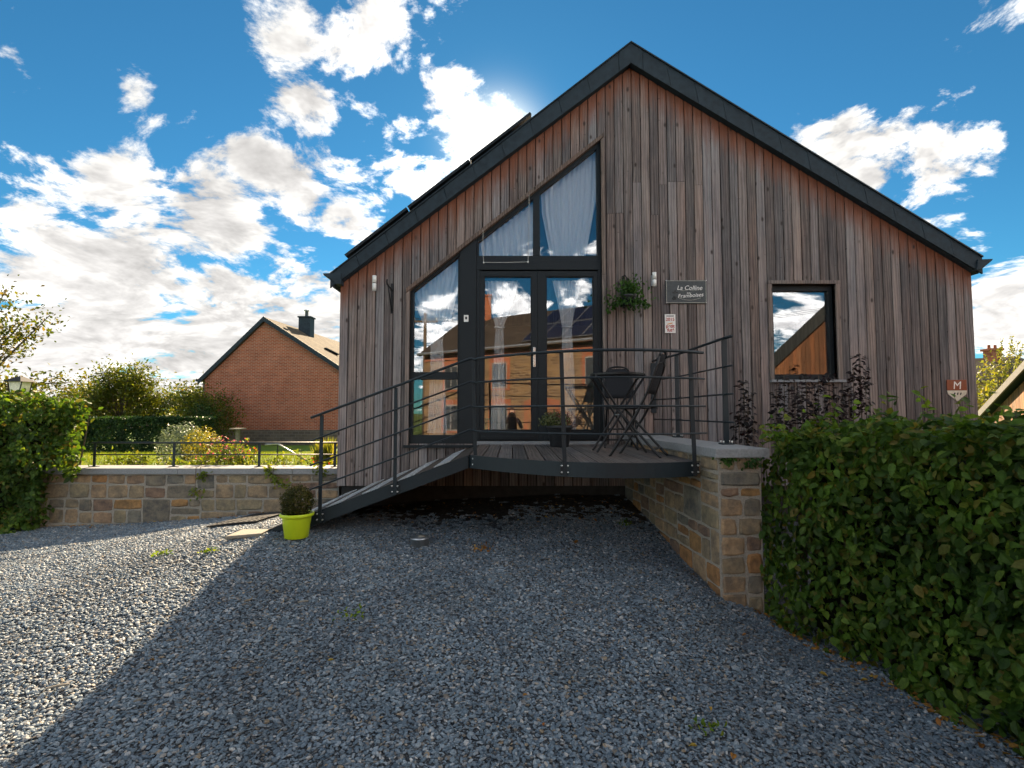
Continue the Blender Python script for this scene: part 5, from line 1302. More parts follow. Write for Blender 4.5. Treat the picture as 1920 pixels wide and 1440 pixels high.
stem_cloud('flowering_plant', 'sunlit flowering plant with pink and orange blooms above the wall', PX(388, 7.6), PX(468, 7.6), 7.35, 7.9, zg_, .52, 70, 12, .045, L_garden, L_pink, 120, .035)
stem_cloud('flowering_plant', 'small red blooms beside the bird table post', PX(445, 7.8), PX(475, 7.8), 7.6, 8.0, zg_, .46, 16, 10, .04, L_garden, L_red, 30, .035)
stem_cloud('garden_plant', 'low yellow green leafy plants along the coping below the silvery shrub', PX(318, 7.5), PX(395, 7.5), 7.3, 7.6, zg_, .26, 40, 8, .05, L_garden)
stem_cloud('garden_plant', 'low leafy bush beside the first railing post', PX(200, 7.7), PX(272, 7.7), 7.5, 8.0, zg_, .30, 40, 9, .05, L_garden)
stem_cloud('garden_plant', 'scattered bright leafy stems between flowers and stair handrail', PX(465, 7.5), PX(545, 7.5), 7.3, 7.7, zg_, .28, 38, 8, .045, L_garden)
stem_cloud('garden_plant', 'tall thin stem with pale leaves by the stair handrail', PX(556, 7.4), PX(568, 7.4), 7.35, 7.45, zg_, .50, 4, 10, .05, L_garden)
stem_cloud('garden_plant', 'leafy plant with red blooms against the house corner', PX(585, 7.35), PX(628, 7.35), 7.28, 7.5, zg_, .24, 30, 8, .05, L_garden, L_red, 16, .03)
gt = thing('grass_tuft', (PX(612, 7.9), 7.9, lz(7.9)), 'spiky grass tuft against the house corner', 'grass tuft')
nn = 260; pos = np.c_[PX(612, 7.9) + rng.normal(size=nn) * .07, 7.9 + rng.normal(size=nn) * .06, np.full(nn, lz(7.9))]
bl_ = fast_mesh('blades', leaf_verts(pos, np.c_[rng.normal(size=(nn, 2)), .2 * np.ones(nn)], .38 + .15 * rng.random(nn), BLADE * np.array([.5, 1, 1]), droop=(0, 0, 3.0)), 4, BLADE_F, rng.random(nn), L_reed, gt)
# trailing plants hanging over the coping
def trail(u0, v0, u1, v1, label, n=46):
    a, b = P(u0, v0, WY - .05), P(u1, v1, WY - .05)
    root = thing('trailing_plant', (a.x, WY + .0, CT), label, 'trailing plant', 'plants trailing over the garden wall')
    s_ = rng.random(n); pos = np.array(a)[None] * (1 - s_[:, None]) + np.array(b)[None] * s_[:, None] + rng.normal(size=(n, 3)) * np.array([.035, .012, .03])
    pos[:, 1] = np.minimum(pos[:, 1], WY - .03)
    leaves('foliage', pos, np.tile([0, -1, .4], (n, 1)) + rng.normal(size=(n, 3)) * .5, .035 + .03 * rng.random(n), L_garden, root, '6', droop=(0, 0, -.6))
    top_ = Vector((a.x, WY + .1, CT + .03))
    MB().tube([top_, Vector((a.x, WY - .05, CT + .012)), a + Vector((0, 0, .0)), b], [.004, .004, .003, .002], 5).build('stem', M_bark, root)
trail(502, 872, 512, 895, 'ivy sprig hanging over the coping near the box ball'); trail(512, 895, 540, 912, 'ivy strand trailing across the stones towards the box ball', 40)
trail(596, 870, 602, 893, 'leafy sprig hanging over the coping beside the ramp post', 40); trail(375, 893, 388, 888, 'small weed rooted between the upper wall stones', 24); trail(366, 918, 372, 925, 'small fern rooted in the wall face', 24)
trail(1362 + 0, 0, 0, 0, '', 0) if False else None
# weed on the pier
def tuft(name, label, c, r, n, size, m, cat='weed', group=None, up=.5):
    root = thing(name, c, label, cat, group)
    pos = np.array(c)[None] + rng.normal(size=(n, 3)) * np.array([r, r, r * .35]); pos[:, 2] = np.abs(pos[:, 2] - c[2]) + c[2] + .006
    leaves('foliage', pos, rng.normal(size=(n, 3)) + np.array([0, 0, up]), size * (.6 + .7 * rng.random(n)), m, root, '6'); return root
for (u, v, lab, n) in ((1365, 862, 'small ivy tuft tucked below the capstone edge', 26), (1410, 868, 'ivy sprig hanging from the capstone onto the pier', 40)):
    c = P(u, v, 4.09); root = thing('trailing_plant', (c.x, 4.09, c.z), lab, 'trailing plant', 'ivy on the stone pier')
    pos = np.array(c)[None] + rng.normal(size=(n, 3)) * np.array([.045, .008, .022]); pos[:, 1] = np.minimum(pos[:, 1], 4.105)
    leaves('foliage', pos, np.tile([0, -1, .3], (n, 1)) + rng.normal(size=(n, 3)) * .4, .025 + .02 * rng.random(n), L_basket, root, '6', droop=(0, 0, -.6))
# dark-leaved smoke bushes in front of the facade
def smoke(label, stems_):
    b0 = stems_[0]; x0_ = P(b0[0], b0[1], b0[3]).x
    root = thing('smoke_bush', (x0_, b0[3], gz1(x0_, min(6.5, b0[3]))), label, 'shrub', 'purple-leaved smoke bushes')
    tw = MB(); pos = []; nr = []
    for (u, vtop, vlo, Y) in stems_:
        tp = P(u, vtop, Y); bs = Vector((tp.x + random.uniform(-.08, .08), Y + random.uniform(-.05, .05), gz1(tp.x, Y) - .02)); lo_z = PZ(vlo, Y)
        tw.tube([bs, (bs + tp) / 2 + Vector((random.uniform(-.03, .03), 0, 0)), tp], [.009, .006, .003], 6)
        k = int((tp.z - lo_z) / .018)
        for i in range(max(6, k)):
            f = i / max(6, k); z = lo_z + (tp.z - lo_z) * f; s_ = (z - bs.z) / (tp.z - bs.z); p_ = bs + (tp - bs) * s_
            for sd_ in (-1, 1):
                a_ = random.uniform(0, 6.283); pos.append((p_.x + .055 * math.cos(a_), p_.y + .055 * math.sin(a_), z)); nr.append((math.cos(a_) * .5, math.sin(a_) * .5 - .2, 1))
    tw.build('stems', M_bark, root); pos = np.array(pos); nr = np.array(nr)
    leaves('foliage', pos, nr + rng.normal(size=pos.shape) * .35, .05 + .025 * rng.random(len(pos)), L_smoke, root, '6')
smoke('dark purple shrub with one upright stem beside the capstone railing', [(1392, 712, 800, 5.7), (1402, 735, 830, 5.6), (1412, 790, 835, 5.5), (1385, 770, 825, 5.6)])
smoke('dark purple shrub spreading below the small window', [(1470, 700, 800, 6.1), (1490, 712, 800, 6.0), (1510, 698, 800, 6.1), (1535, 705, 800, 6.0), (1553, 698, 800, 6.1), (1455, 730, 800, 6.0), (1580, 725, 800, 6.0), (1500, 740, 810, 5.9), (1525, 745, 810, 5.9), (1570, 742, 810, 5.8)])
smoke('tall dark purple shrub standing right of the small window', [(1612, 662, 770, 6.1), (1600, 690, 780, 6.0), (1622, 700, 780, 6.0), (1592, 735, 790, 5.9)])
# lawn grass
nn = 26000; gx = -14 + 11.3 * rng.random(nn); gyy = 7.25 + 9.6 * rng.random(nn) ** 1.3
pos = np.c_[gx, gyy, lawn_z(gx, gyy)]
go_ = fast_mesh('grass', leaf_verts(pos, np.c_[rng.normal(size=(nn, 2)), .3 * np.ones(nn)], .05 + .05 * rng.random(nn), BLADE * np.array([3, 1, 1]), droop=(0, 0, 2.0)), 4, BLADE_F, rng.random(nn), L_grass)
tag(go_, 'short mown green lawn grass behind the garden wall', 'grass', kind='stuff')
# weeds and fallen leaves in the gravel
for (u, v, sz_, lab) in ((660, 1160, .05, 'small dark green weed growing alone in the shaded gravel'), (1322, 1372, .035, 'tiny yellow green weed in the gravel near the hedge'), (905, 1032, .05, 'brown mossy clump in the gravel below the deck'), (303, 1043, .035, 'tiny bright weed in the sunlit gravel far from the shadow edge'), (390, 1038, .035, 'tiny bright weed in the sunlit gravel near the shadow edge'), (1172, 985, .04, 'small weed in the dark gravel under the deck')):
    g_ = GG(u, v); c = (g_.x, g_.y, drop(g_.x, g_.y) + .012)
    tuft('weed', lab, c, sz_, 34, .028, L_dry if 'brown' in lab else L_weed)
fl = [(1080, 1020, .07), (1330, 1075, .05), (1300, 1080, .04), (1240, 1130, .035), (620, 1243, .035), (1228, 1128, .03), (1395, 1195, .035), (1450, 1180, .03), (1545, 1270, .05), (1620, 1280, .045), (1652, 1240, .04), (1690, 1260, .045), (1375, 1425, .05), (1332, 1335, .035), (1300, 1405, .04), (1560, 1245, .035), (1720, 1310, .05), (1780, 1345, .05), (1510, 1215, .04), (285, 1243, .03), (985, 1310, .03), (1020, 1365, .028), (1600, 1235, .04), (1480, 1225, .035), (1840, 1405, .05)]
lfm = bpy.data.meshes.new('fallen_leaf'); l6 = LEAF6.copy(); l6[:, :2] -= np.array([0, .5]); l6[:, 2] *= 2.2; lfm.from_pydata(l6.tolist(), [], LEAF6_F); lfm.materials.append(L_dry)
for (u, v, s_) in fl:
    g_ = GG(u, v)
    o = bpy.data.objects.new('fallen_leaf', lfm); C.objects.link(o); o.location = (g_.x, g_.y, drop(g_.x, g_.y) + .022); o.scale = (s_,) * 3
    o.rotation_euler = (random.uniform(-.4, .4), random.uniform(-.4, .4), random.uniform(0, 6.28))
    tag(o, 'dry brown fallen leaf lying on the gravel', 'leaf', 'fallen leaves on the gravel')
for (u, v, L_, lab) in ((108, 1296, .10, 'pale short twig lying at the shadow edge on gravel'), (568, 1135, .07, 'pale straw-like twig lying in the shaded gravel')):
    g_ = GG(u, v); z_ = drop(g_.x, g_.y) + .026; a_ = .5
    o = MB().tube([(g_.x - L_ / 2 * math.cos(a_), g_.y - L_ / 2 * math.sin(a_), z_), (g_.x, g_.y, z_ + .004), (g_.x + L_ / 2 * math.cos(a_), g_.y + L_ / 2 * math.sin(a_), z_)], .006, 6).build('twig', M_slab)
    tag(o, lab, 'twig')

# lantern, bird table, stair handrail
lx = PX(37, 8.6, 730); ly = 8.6; lbz = lz(8.6)
ln = thing('garden_lantern', (lx, ly, lbz), 'black post lantern with pale glass behind the bushy hedge', 'lantern')
zt_, zl0, zl1 = PZ(706, ly), PZ(737, ly), PZ(716, ly)
MB().tube([(lx, ly, lbz - .05), (lx, ly, zl0 - .03)], .035, 10).build('post', M_black, ln, True)
MB().prism([(lx - .075, zl0), (lx + .075, zl0), (lx + .115, zl1), (lx - .115, zl1)], ly - .09, ly + .09).build('lamp_glass', M_lampglass, ln)
rf = MB(); rf.add([(lx - .16, ly - .16, zl1), (lx + .16, ly - .16, zl1), (lx + .16, ly + .16, zl1), (lx - .16, ly + .16, zl1), (lx - .03, ly - .03, zt_), (lx + .03, ly - .03, zt_), (lx + .03, ly + .03, zt_), (lx - .03, ly + .03, zt_)], [(3, 2, 1, 0), (4, 5, 6, 7), (0, 1, 5, 4), (1, 2, 6, 5), (2, 3, 7, 6), (3, 0, 4, 7)]); rf.build('lamp_roof', M_black, ln)
for sx_ in (-1, 1):
    for sy_ in (-1, 1): MB().tube([(lx + sx_ * .077, ly + sy_ * .092, zl0), (lx + sx_ * .117, ly + sy_ * .092, zl1)], .008, 6).build('frame_bar', M_black, ln)
MB().box(lx - .085, lx + .085, ly - .1, ly + .1, zl0 - .03, zl0 - .001).build('lamp_base', M_black, ln)
bt = thing('bird_table', (PX(446, 10, 810), 10, lz(10)), 'small wooden post with a flat board top among the flowers', 'bird table')
bx_ = PX(446, 10, 810); bz_ = PZ(804, 10)
MB().box(bx_ - .03, bx_ + .03, 9.97, 10.03, lz(10) - .05, bz_ - .012).build('post', M_slab, bt)
MB().box(bx_ - .10, bx_ + .10, 9.88, 10.12, bz_ - .011, bz_ + .012).build('board', M_slab, bt)
sh = thing('stair_handrail', (PX(520, 9.2, 834), 9.2, lz(9.2)), 'pale metal handrail descending behind the garden plants', 'handrail')
h1, h2, h3 = P(497, 834, 9.2), P(521, 832, 9.2), P(578, 866, 9.2)
MB().tube([h1, h2, h3], .014, 8).build('rail', M_alu, sh, True)
for p_ in (h2, h3 * .75 + h2 * .25): MB().tube([(p_.x, p_.y, lz(9.2) - .05), p_], .010, 8).build('post', M_black, sh, True)

# ------------------------------------------------------------------ neighbouring buildings
def uv_roof(name, quad, m, parent, th=.06, su=None):
    # quad: eave a, eave b, ridge b, ridge a (world points); thickness below; UV in metres
    a, b, c, d_ = [Vector(p_) for p_ in quad]; nrm = (b - a).cross(d_ - a).normalized()
    if nrm.z < 0: nrm = -nrm
    o_ = ORG[parent.name]
    vv = [a, b, c, d_] + [p_ - nrm * th for p_ in (a, b, c, d_)]
    me = bpy.data.meshes.new(name); me.from_pydata([tuple(p_ - o_) for p_ in vv], [], [(0, 1, 2, 3), (7, 6, 5, 4), (0, 4, 5, 1), (1, 5, 6, 2), (2, 6, 7, 3), (3, 7, 4, 0)])
    uvl = me.uv_layers.new(name='UVMap'); ex = (b - a).normalized(); ey = nrm.cross(ex).normalized()
    for lp_ in me.loops: p_ = vv[lp_.vertex_index] - a; uvl.data[lp_.index].uv = (p_.dot(ex), p_.dot(ey))
    me.materials.append(m); o = bpy.data.objects.new(name, me); C.objects.link(o); o.parent = parent; ORG[o.name] = o_
    return o
# brick house
BY = 25.0; bv = Vector((.083, 1, 0)) * 9
e_l, ap, e_r = P(384, 712, BY), P(497, 604, BY), P(668, 715, BY)
zbk = PZ(806, BY)
bh = thing('brick_house', (ap.x, BY + 4, lz(25)), 'red brick house with plain gable, slate roof and chimney beyond the garden', 'house')
def shear_prism(poly, name, m, par, y0=BY, dv=bv):
    n = len(poly); vv = [Vector((x, y0, z)) for x, z in poly]; vv += [p_ + dv for p_ in vv]
    return MB().add(vv, [tuple(range(n)), tuple(range(2 * n - 1, n - 1, -1))] + [(i, i + n, (i + 1) % n + n, (i + 1) % n) for i in range(n)]).build(name, m, par)
shear_prism([(e_l.x, zbk), (e_r.x, zbk), (e_r.x, e_r.z), (ap.x, ap.z), (e_l.x, e_l.z)], 'brick_wall', M_brick, bh)
shear_prism([(e_l.x - .08, lz(25) - .3), (e_r.x + .08, lz(25) - .3), (e_r.x + .08, zbk - .003), (e_l.x - .08, zbk - .003)], 'stone_plinth', M_rubble, bh, BY - .1)
shear_prism([(e_l.x - .06, zbk), (e_l.x + .0, zbk), (e_l.x + .0, e_l.z - .1), (e_l.x - .06, e_l.z - .1)], 'stone_corner', M_rubble, bh, BY - .05, Vector((.03, .4, 0)))
o0 = Vector((0, -.12, 0)); rgt = P(497, 595, BY)
def ext(a, b, k): return a + (b - a) * k
el2 = Vector((e_l.x - .25, BY, rgt.z + (e_l.z + .22 - rgt.z) * (e_l.x - .25 - rgt.x) / (e_l.x - rgt.x))); er2 = Vector((e_r.x + .2, BY, rgt.z + (e_r.z + .22 - rgt.z) * (e_r.x + .2 - rgt.x) / (e_r.x - rgt.x)))
rdl = uv_roof('roof_slope', (el2 + o0, el2 + bv, rgt + bv, rgt + o0), M_slates, bh, .12)
rdr = uv_roof('roof_slope', (er2 + o0, er2 + bv, rgt + bv, rgt + o0), M_slates, bh, .12)
for a, b in ((el2, rgt), (rgt, er2)):
    vv = [a + o0 * 1.5 + Vector((0, 0, .02)), b + o0 * 1.5 + Vector((0, 0, .02)), b + o0 * 1.5 + Vector((0, 0, -.22)), a + o0 * 1.5 + Vector((0, 0, -.22))]; vv += [p_ + Vector((0, .05, 0)) for p_ in vv]
    MB().add(vv, [(3, 2, 1, 0), (4, 5, 6, 7), (0, 1, 5, 4), (1, 2, 6, 5), (2, 3, 7, 6), (3, 0, 4, 7)]).build('verge_board', M_fascia, bh)
MB().tube([el2 + Vector((-.06, -.15, .0)), el2 + bv + Vector((-.06, 0, 0))], .07, 8).build('gutter', M_fascia, bh)
ck = P(574, 640, 28.2); cz0, cz1 = ck.z - .6, PZ(597, 28.2)
cw = .32
chm = MB().box(ck.x - cw, ck.x + cw, 27.9, 28.5, cz0, cz1).build('chimney', M_fascia, rdr)
MB().box(ck.x - cw - .05, ck.x + cw + .05, 27.85, 28.55, cz1 + .001, cz1 + .07).build('chimney_cap', M_fascia, rdr)
MB().lathe([(.09, 0), (.09, .34), (.15, .34), (.15, .40), (.02, .42)], 16, (ck.x, 28.2, cz1 + .07)).build('flue', M_galv, rdr, True)
sk = P(621, 664, 27.5); MB().bar((sk.x - .3, 27.2, sk.z + .28), (sk.x + .2, 27.8, sk.z), .5, .05).build('roof_light', M_fascia, rdr)
# distant barn on the left
bn = thing('distant_barn', (PX(160, 55, 740), 57, -.3), 'long low barn roof on the horizon beyond the trees', 'barn')
x0_, x1_ = PX(128, 55, 740), PX(215, 55, 740)
MB().box(x0_ + .3, x1_ - .3, 55.2, 62, -.4, PZ(742, 55)).build('wall', M_rubble, bn)
uv_roof('roof_slope', ((x0_, 55, PZ(743, 55)), (x1_, 55, PZ(743, 55)), (x1_ - 1.5, 58.5, PZ(731, 58)), (x0_, 58.5, PZ(731, 58))), M_slates, bn, .1)
uv_roof('roof_slope', ((x0_, 62, PZ(743, 55)), (x1_, 62, PZ(743, 55)), (x1_ - 1.5, 58.5, PZ(731, 58)), (x0_, 58.5, PZ(731, 58))), M_slates, bn, .1)
# timber shed on the right, gable turned towards the sun
E = P(1846, 784, 9.5); tn = Vector((-.41, -.91, 0)); nb_ = Vector((.91, -.41, 0))
shd = thing('timber_shed', (E.x, E.y, .0), 'sunlit timber shed gable with pale verge boards behind the hedge', 'shed')
apx = E + tn * 2.6 + Vector((0, 0, 1.12)); E2 = E + tn * 5.2
def slab(pts, dv, name, m, par):
    n = len(pts); vv = [Vector(p_) for p_ in pts]; vv += [p_ + dv for p_ in vv]
    return MB().add(vv, [tuple(range(n)), tuple(range(2 * n - 1, n - 1, -1))] + [(i, i + n, (i + 1) % n + n, (i + 1) % n) for i in range(n)]).build(name, m, par)
nbd2 = 38
shw = slab([E + nb_ * .03 + Vector((0, 0, -2.2)), E2 + nb_ * .03 + Vector((0, 0, -2.2)), E2 + nb_ * .03 + Vector((0, 0, -.05)), apx + nb_ * .03 + Vector((0, 0, -.05)), E + nb_ * .03 + Vector((0, 0, -.05))], nb_ * 3, 'wall', M_trim, shd)
for k in range(nbd2):
    a, b = 5.2 * k / nbd2 + .004, 5.2 * (k + 1) / nbd2 - .004
    def zz_(s_): return E.z - .06 + 1.12 * (s_ / 2.6 if s_ < 2.6 else 2 - s_ / 2.6)
    pa_, pb_ = E + tn * a, E + tn * b
    slab([Vector((pa_.x, pa_.y, E.z - 2.2)), Vector((pb_.x, pb_.y, E.z - 2.2)), Vector((pb_.x, pb_.y, zz_(b))), Vector((pa_.x, pa_.y, zz_(a)))], nb_ * .025, 'board', M_shed, shw)
for a, b in ((E, apx), (apx, E2)):
    dd_ = (b - a) * .06
    p0, p1 = (a - dd_ if a is E else a), (b + dd_ if b is E2 else b)
    rb_ = slab([p0 - nb_ * .10 + Vector((0, 0, -.0)), p1 - nb_ * .10 + Vector((0, 0, -.0)), p1 - nb_ * .10 + Vector((0, 0, .12)), p0 - nb_ * .10 + Vector((0, 0, .12))], nb_ * .025, 'verge_board', M_galvd, shd)
    slab([p0 - nb_ * .073 + Vector((0, 0, .01)), p1 - nb_ * .073 + Vector((0, 0, .01)), p1 - nb_ * .073 + Vector((0, 0, .11)), p0 - nb_ * .073 + Vector((0, 0, .11))], nb_ * 3.3, 'roof_slope', M_fascia, shd)
# slate-roofed house with brick chimney far right
fr_ = thing('slate_house', (PX(1890, 30, 690), 33, -.3), 'slate roofed house with red brick chimney behind the reeds', 'house')
hx0, hx1 = PX(1838, 30, 690), PX(2020, 30, 690)
MB().box(hx0 + .3, hx1 - .3, 30.3, 37, -.4, PZ(712, 30)).build('wall', M_farmstone, fr_)
rr0 = uv_roof('roof_slope', ((hx0, 30, PZ(714, 30)), (hx1, 30, PZ(714, 30)), (hx1, 33.5, PZ(668, 33.5)), (hx0, 33.5, PZ(676, 33.5))), M_slates, fr_, .12)
uv_roof('roof_slope', ((hx0, 37, PZ(714, 30)), (hx1, 37, PZ(714, 30)), (hx1, 33.5, PZ(668, 33.5)), (hx0, 33.5, PZ(676, 33.5))), M_slates, fr_, .12)
kx = PX(1861, 33, 670); MB().box(kx - .33, kx + .33, 32.7, 33.3, PZ(690, 33), PZ(658, 33)).build('chimney', M_surround, rr0)
MB().box(kx - .42, kx + .42, 32.6, 33.4, PZ(658, 33) + .001, PZ(654, 33)).build('chimney_cap', M_surround, rr0)
for d_ in (-.2, .2): MB().lathe([(.09, 0), (.08, .25), (.02, .25)], 12, (kx + d_, 33, PZ(654, 33))).build('chimney_pot', M_surround, rr0)
# reeds / willow in the gap
tree('willow_bush', 'sunlit yellow green willowy bush behind the timber shed', (PX(1900, 14, 780), 14, lz(14) - .3), 2.9, 1.5, 40, 6500, .11, L_reed, None, .06, crown_lo=.08, clump_r=.26, cat='bush')
rd = thing('tall_reeds', (PX(1890, 13, 700), 13.2, lz(13)), 'tall feathery reed stems waving above the willowy bush', 'reeds')
rdm = MB(); pos = []
for k in range(26):
    x = PX(1845 + 90 * random.random(), 13.2, 700); tpz = PZ(random.uniform(632, 690), 13.2); y = 13.2 + random.uniform(-.4, .4)
    b = Vector((x + .12, y, tpz)); rdm.tube([(x, y, lz(13) - .05), (x, y, tpz - .5), b], [.008, .006, .003], 4)
    for s_ in range(26): pos.append((x + .12 * (s_ / 26) + random.uniform(-.03, .06), y + random.uniform(-.03, .03), tpz - .32 * (1 - s_ / 26)))
rdm.build('stems', M_bark, rd); pos = np.array(pos); leaves('plumes', pos, rng.normal(size=pos.shape), .05 + .03 * rng.random(len(pos)), L_reed, rd, '4')

# ------------------------------------------------------------------ what the panes mirror: the yard behind the camera
FA, FB = Vector((-4.6, -13.3, 0)), Vector((6.4, -5.7, 0)); fd = (FB - FA).normalized(); FL = (FB - FA).length; fn = Vector((-fd.y, fd.x, 0))
fh = thing('stone_farmhouse', ((FA + FB) / 2 - fn * 3), 'long stone farmhouse with slate roof and solar panels across the yard', 'house')
def FW(s_, o_, z): p_ = FA + fd * s_ + fn * o_; return Vector((p_.x, p_.y, z))
FE, FR, FDp = 4.75, 6.85, 6.2
def farm_mat():
    m, t = mat('farm_stone_wall'); p = t.pos(); x, y, z = t.sep(p)
    v = t.comb(t.m('ADD', t.m('MULTIPLY', x, fd.x), t.m('MULTIPLY', y, fd.y)), z, 0.0)
    v = t.vm('ADD', v, t.vm('SCALE', t.vm('SUBTRACT', t.n('ShaderNodeTexNoise', {'Vector': p, 'Scale': 3.0}).outputs['Color'], (.5, .5, .5)), None, .16))
    br = t.n('ShaderNodeTexBrick', {'Vector': v, 'Color1': (.29, .185, .09, 1), 'Color2': (.11, .07, .042, 1), 'Mortar': (.33, .25, .16, 1), 'Scale': 1.0, 'Mortar Size': .02, 'Mortar Smooth': .3, 'Brick Width': .30, 'Row Height': .12})
    n2 = t.noise(p, 6, 5); c = t.mix(t.mr(n2, .3, .75, 0, .8), br.outputs[0], t.mix(1.0, br.outputs[0], (.55, .55, .6), 'MULTIPLY'))
    t.out(t.bsdf(c, .9, t.bump(t.m('MULTIPLY', br.outputs['Fac'], -1.0), 1.0, .05), 0, .15)); return m
M_farm = farm_mat()
slab([FW(0, 0, -.3), FW(FL, 0, -.3), FW(FL, 0, FE), FW(0, 0, FE)], -fn * FDp, 'stone_wall', M_farm, fh)
for s_ in (.002, FL - .302): slab([FW(s_, 0, FE), FW(s_, -FDp, FE), FW(s_, -FDp / 2, FR - .05)], fd * .3, 'gable_wall', M_farm, fh)
fr1 = uv_roof('roof_slope', (FW(-.2, .3, FE - .1), FW(FL + .2, .3, FE - .1), FW(FL + .2, -FDp / 2, FR), FW(-.2, -FDp / 2, FR)), M_farmroof, fh, .12)
uv_roof('roof_slope', (FW(-.2, -FDp - .3, FE - .1), FW(FL + .2, -FDp - .3, FE - .1), FW(FL + .2, -FDp / 2, FR), FW(-.2, -FDp / 2, FR)), M_farmroof, fh, .12)
MB().tube([FW(-.2, .36, FE - .12), FW(FL + .2, .36, FE - .12)], .07, 8).build('gutter', M_galv, fh)
slab([FW(0, .006, FE - .5), FW(FL, .006, FE - .5), FW(FL, .006, FE - .3), FW(0, .006, FE - .3)], fn * .05, 'brick_band', M_surround, fh)
def on_roof(s_, k, up=.05):     # k: 0 at eave, 1 at ridge
    a, b = FW(s_, .3, FE - .1), FW(s_, -FDp / 2, FR); n_ = (b - a).cross(fd).normalized(); n_ = -n_ if n_.z < 0 else n_
    return a + (b - a) * k + n_ * up
for i in range(6):
    for j in range(2):
        s0, s1 = 6.2 + i * 1.02, 6.2 + i * 1.02 + 1.0; k0, k1 = .06 + j * .44, .06 + j * .44 + .42
        pn = slab([on_roof(s0, k0), on_roof(s1, k0), on_roof(s1, k1), on_roof(s0, k1)], (on_roof(s0, k0, .09) - on_roof(s0, k0)), 'solar_panel', M_alu, fr1)
        q_ = lambda a, b: on_roof(a, b, .093)
        MB().add([q_(s0 + .03, k0 + .01), q_(s1 - .03, k0 + .01), q_(s1 - .03, k1 - .01), q_(s0 + .03, k1 - .01)], [(0, 1, 2, 3)]).build('solar_cells', M_solar, fr1)
for s_, zz_ in ((1.6, 1.2), (FL - 1.0, 1.0)):
    c = FW(s_, -FDp / 2, FR); MB().box(c.x - .35, c.x + .35, c.y - .35, c.y + .35, FR - .6, FR + zz_).build('chimney', M_surround, fr1)
    MB().box(c.x - .42, c.x + .42, c.y - .42, c.y + .42, FR + zz_ + .001, FR + zz_ + .1).build('chimney_cap', M_surround, fr1)
def fwin(s_, z0, z1, w_, door=False):
    f = slab([FW(s_ - w_ / 2 - .16, .004, z0 - .1), FW(s_ + w_ / 2 + .16, .004, z0 - .1), FW(s_ + w_ / 2 + .16, .004, z1 + .22), FW(s_, .004, z1 + (.42 if door else .26)), FW(s_ - w_ / 2 - .16, .004, z1 + .22)], fn * .04, 'brick_surround', M_surround, fh)
    slab([FW(s_ - w_ / 2, .045, z0), FW(s_ + w_ / 2, .045, z0), FW(s_ + w_ / 2, .045, z1), FW(s_ - w_ / 2, .045, z1)], fn * .02, 'window_frame' if not door else 'barn_door', M_coping if not door else M_shed, f)
    if not door:
        for a, b in ((-.46, -.03), (.03, .46)):
            slab([FW(s_ + w_ * a, .066, z0 + .06), FW(s_ + w_ * b, .066, z0 + .06), FW(s_ + w_ * b, .066, z1 - .06), FW(s_ + w_ * a, .066, z1 - .06)], fn * .006, 'pane', M_pane_dark, f)
for s_ in (1.9, 4.9, 9.8, 11.8): fwin(s_, 2.75, 3.95, .85)
for s_ in (1.9, 4.9, 11.5): fwin(s_, .7, 2.0, .95)
fwin(7.2, -.1, 1.9, 1.5, True)
# timber barn gable on the right behind the camera
tg = thing('timber_barn', (11.5, -4.2, -.1), 'tall larch clad barn gable with dark verge mirrored in the small window', 'barn')
tE = Vector((8.15, -2.6, 2.95)); tt_ = Vector((.87, .49, 0)); tn_ = Vector((.49, -.87, 0)); tW, tH = 5.6, 2.75
def TZ(s_): return tE.z + tH * (s_ / (tW / 2) if s_ < tW / 2 else 2 - s_ / (tW / 2))
def TP(s_, z, o_=0.0): p_ = tE + tt_ * s_ + tn_ * o_; return Vector((p_.x, p_.y, z))
tw_ = slab([TP(.1, -.3, .03), TP(tW - .1, -.3, .03), TP(tW - .1, TZ(tW - .1), .03), TP(tW / 2, TZ(tW / 2), .03), TP(.1, TZ(.1), .03)], tn_ * 6, 'wall', M_trim, tg)
for k in range(46):
    a, b = .1 + (tW - .2) * k / 46 + .004, .1 + (tW - .2) * (k + 1) / 46 - .004
    slab([TP(a, -.2), TP(b, -.2), TP(b, TZ(b)), TP(a, TZ(a))], tn_ * .028, 'board', M_barn, tw_)
for a, b in ((-.35, tW / 2), (tW / 2, tW + .35)):
    za, zb2 = TZ(a), TZ(b)
    slab([TP(a, za - .12, -.25), TP(b, zb2 - .12, -.25), TP(b, zb2 + .34, -.25), TP(a, za + .34, -.25)], tn_ * 6.4, 'roof_slope', M_frame, tg)
# power pole and wires
pl = thing('power_pole', (-5.5, -18.6, -.2), 'wooden power pole with crossarm and sagging wires behind the farmhouse', 'power pole')
MB().tube([(-5.5, -18.6, -.3), (-5.5, -18.6, 7.9)], [.14, .09], 10).build('pole', M_bark, pl, True)
MB().box(-6.3, -4.7, -18.66, -18.54, 7.3, 7.42).build('crossarm', M_bark, pl)
for dx_ in (-.7, 0, .7):
    MB().lathe([(.02, 0), (.05, .05), (.03, .1), (.05, .14), (.02, .18)], 10, (-5.5 + dx_, -18.6, 7.42)).build('insulator', M_white, pl, True)
    MB().tube([(-5.5 + dx_ + 24 * s_, -18.6 + 3 * s_, 7.6 - 4 * .9 * s_ * (1 - s_)) for s_ in np.linspace(0, 1, 14)], .012, 5).build('wire', M_black, pl)
    MB().tube([(-5.5 + dx_ - 24 * s_, -18.6 + 1 * s_, 7.6 - 4 * .9 * s_ * (1 - s_)) for s_ in np.linspace(0, 1, 14)], .012, 5).build('wire', M_black, pl)

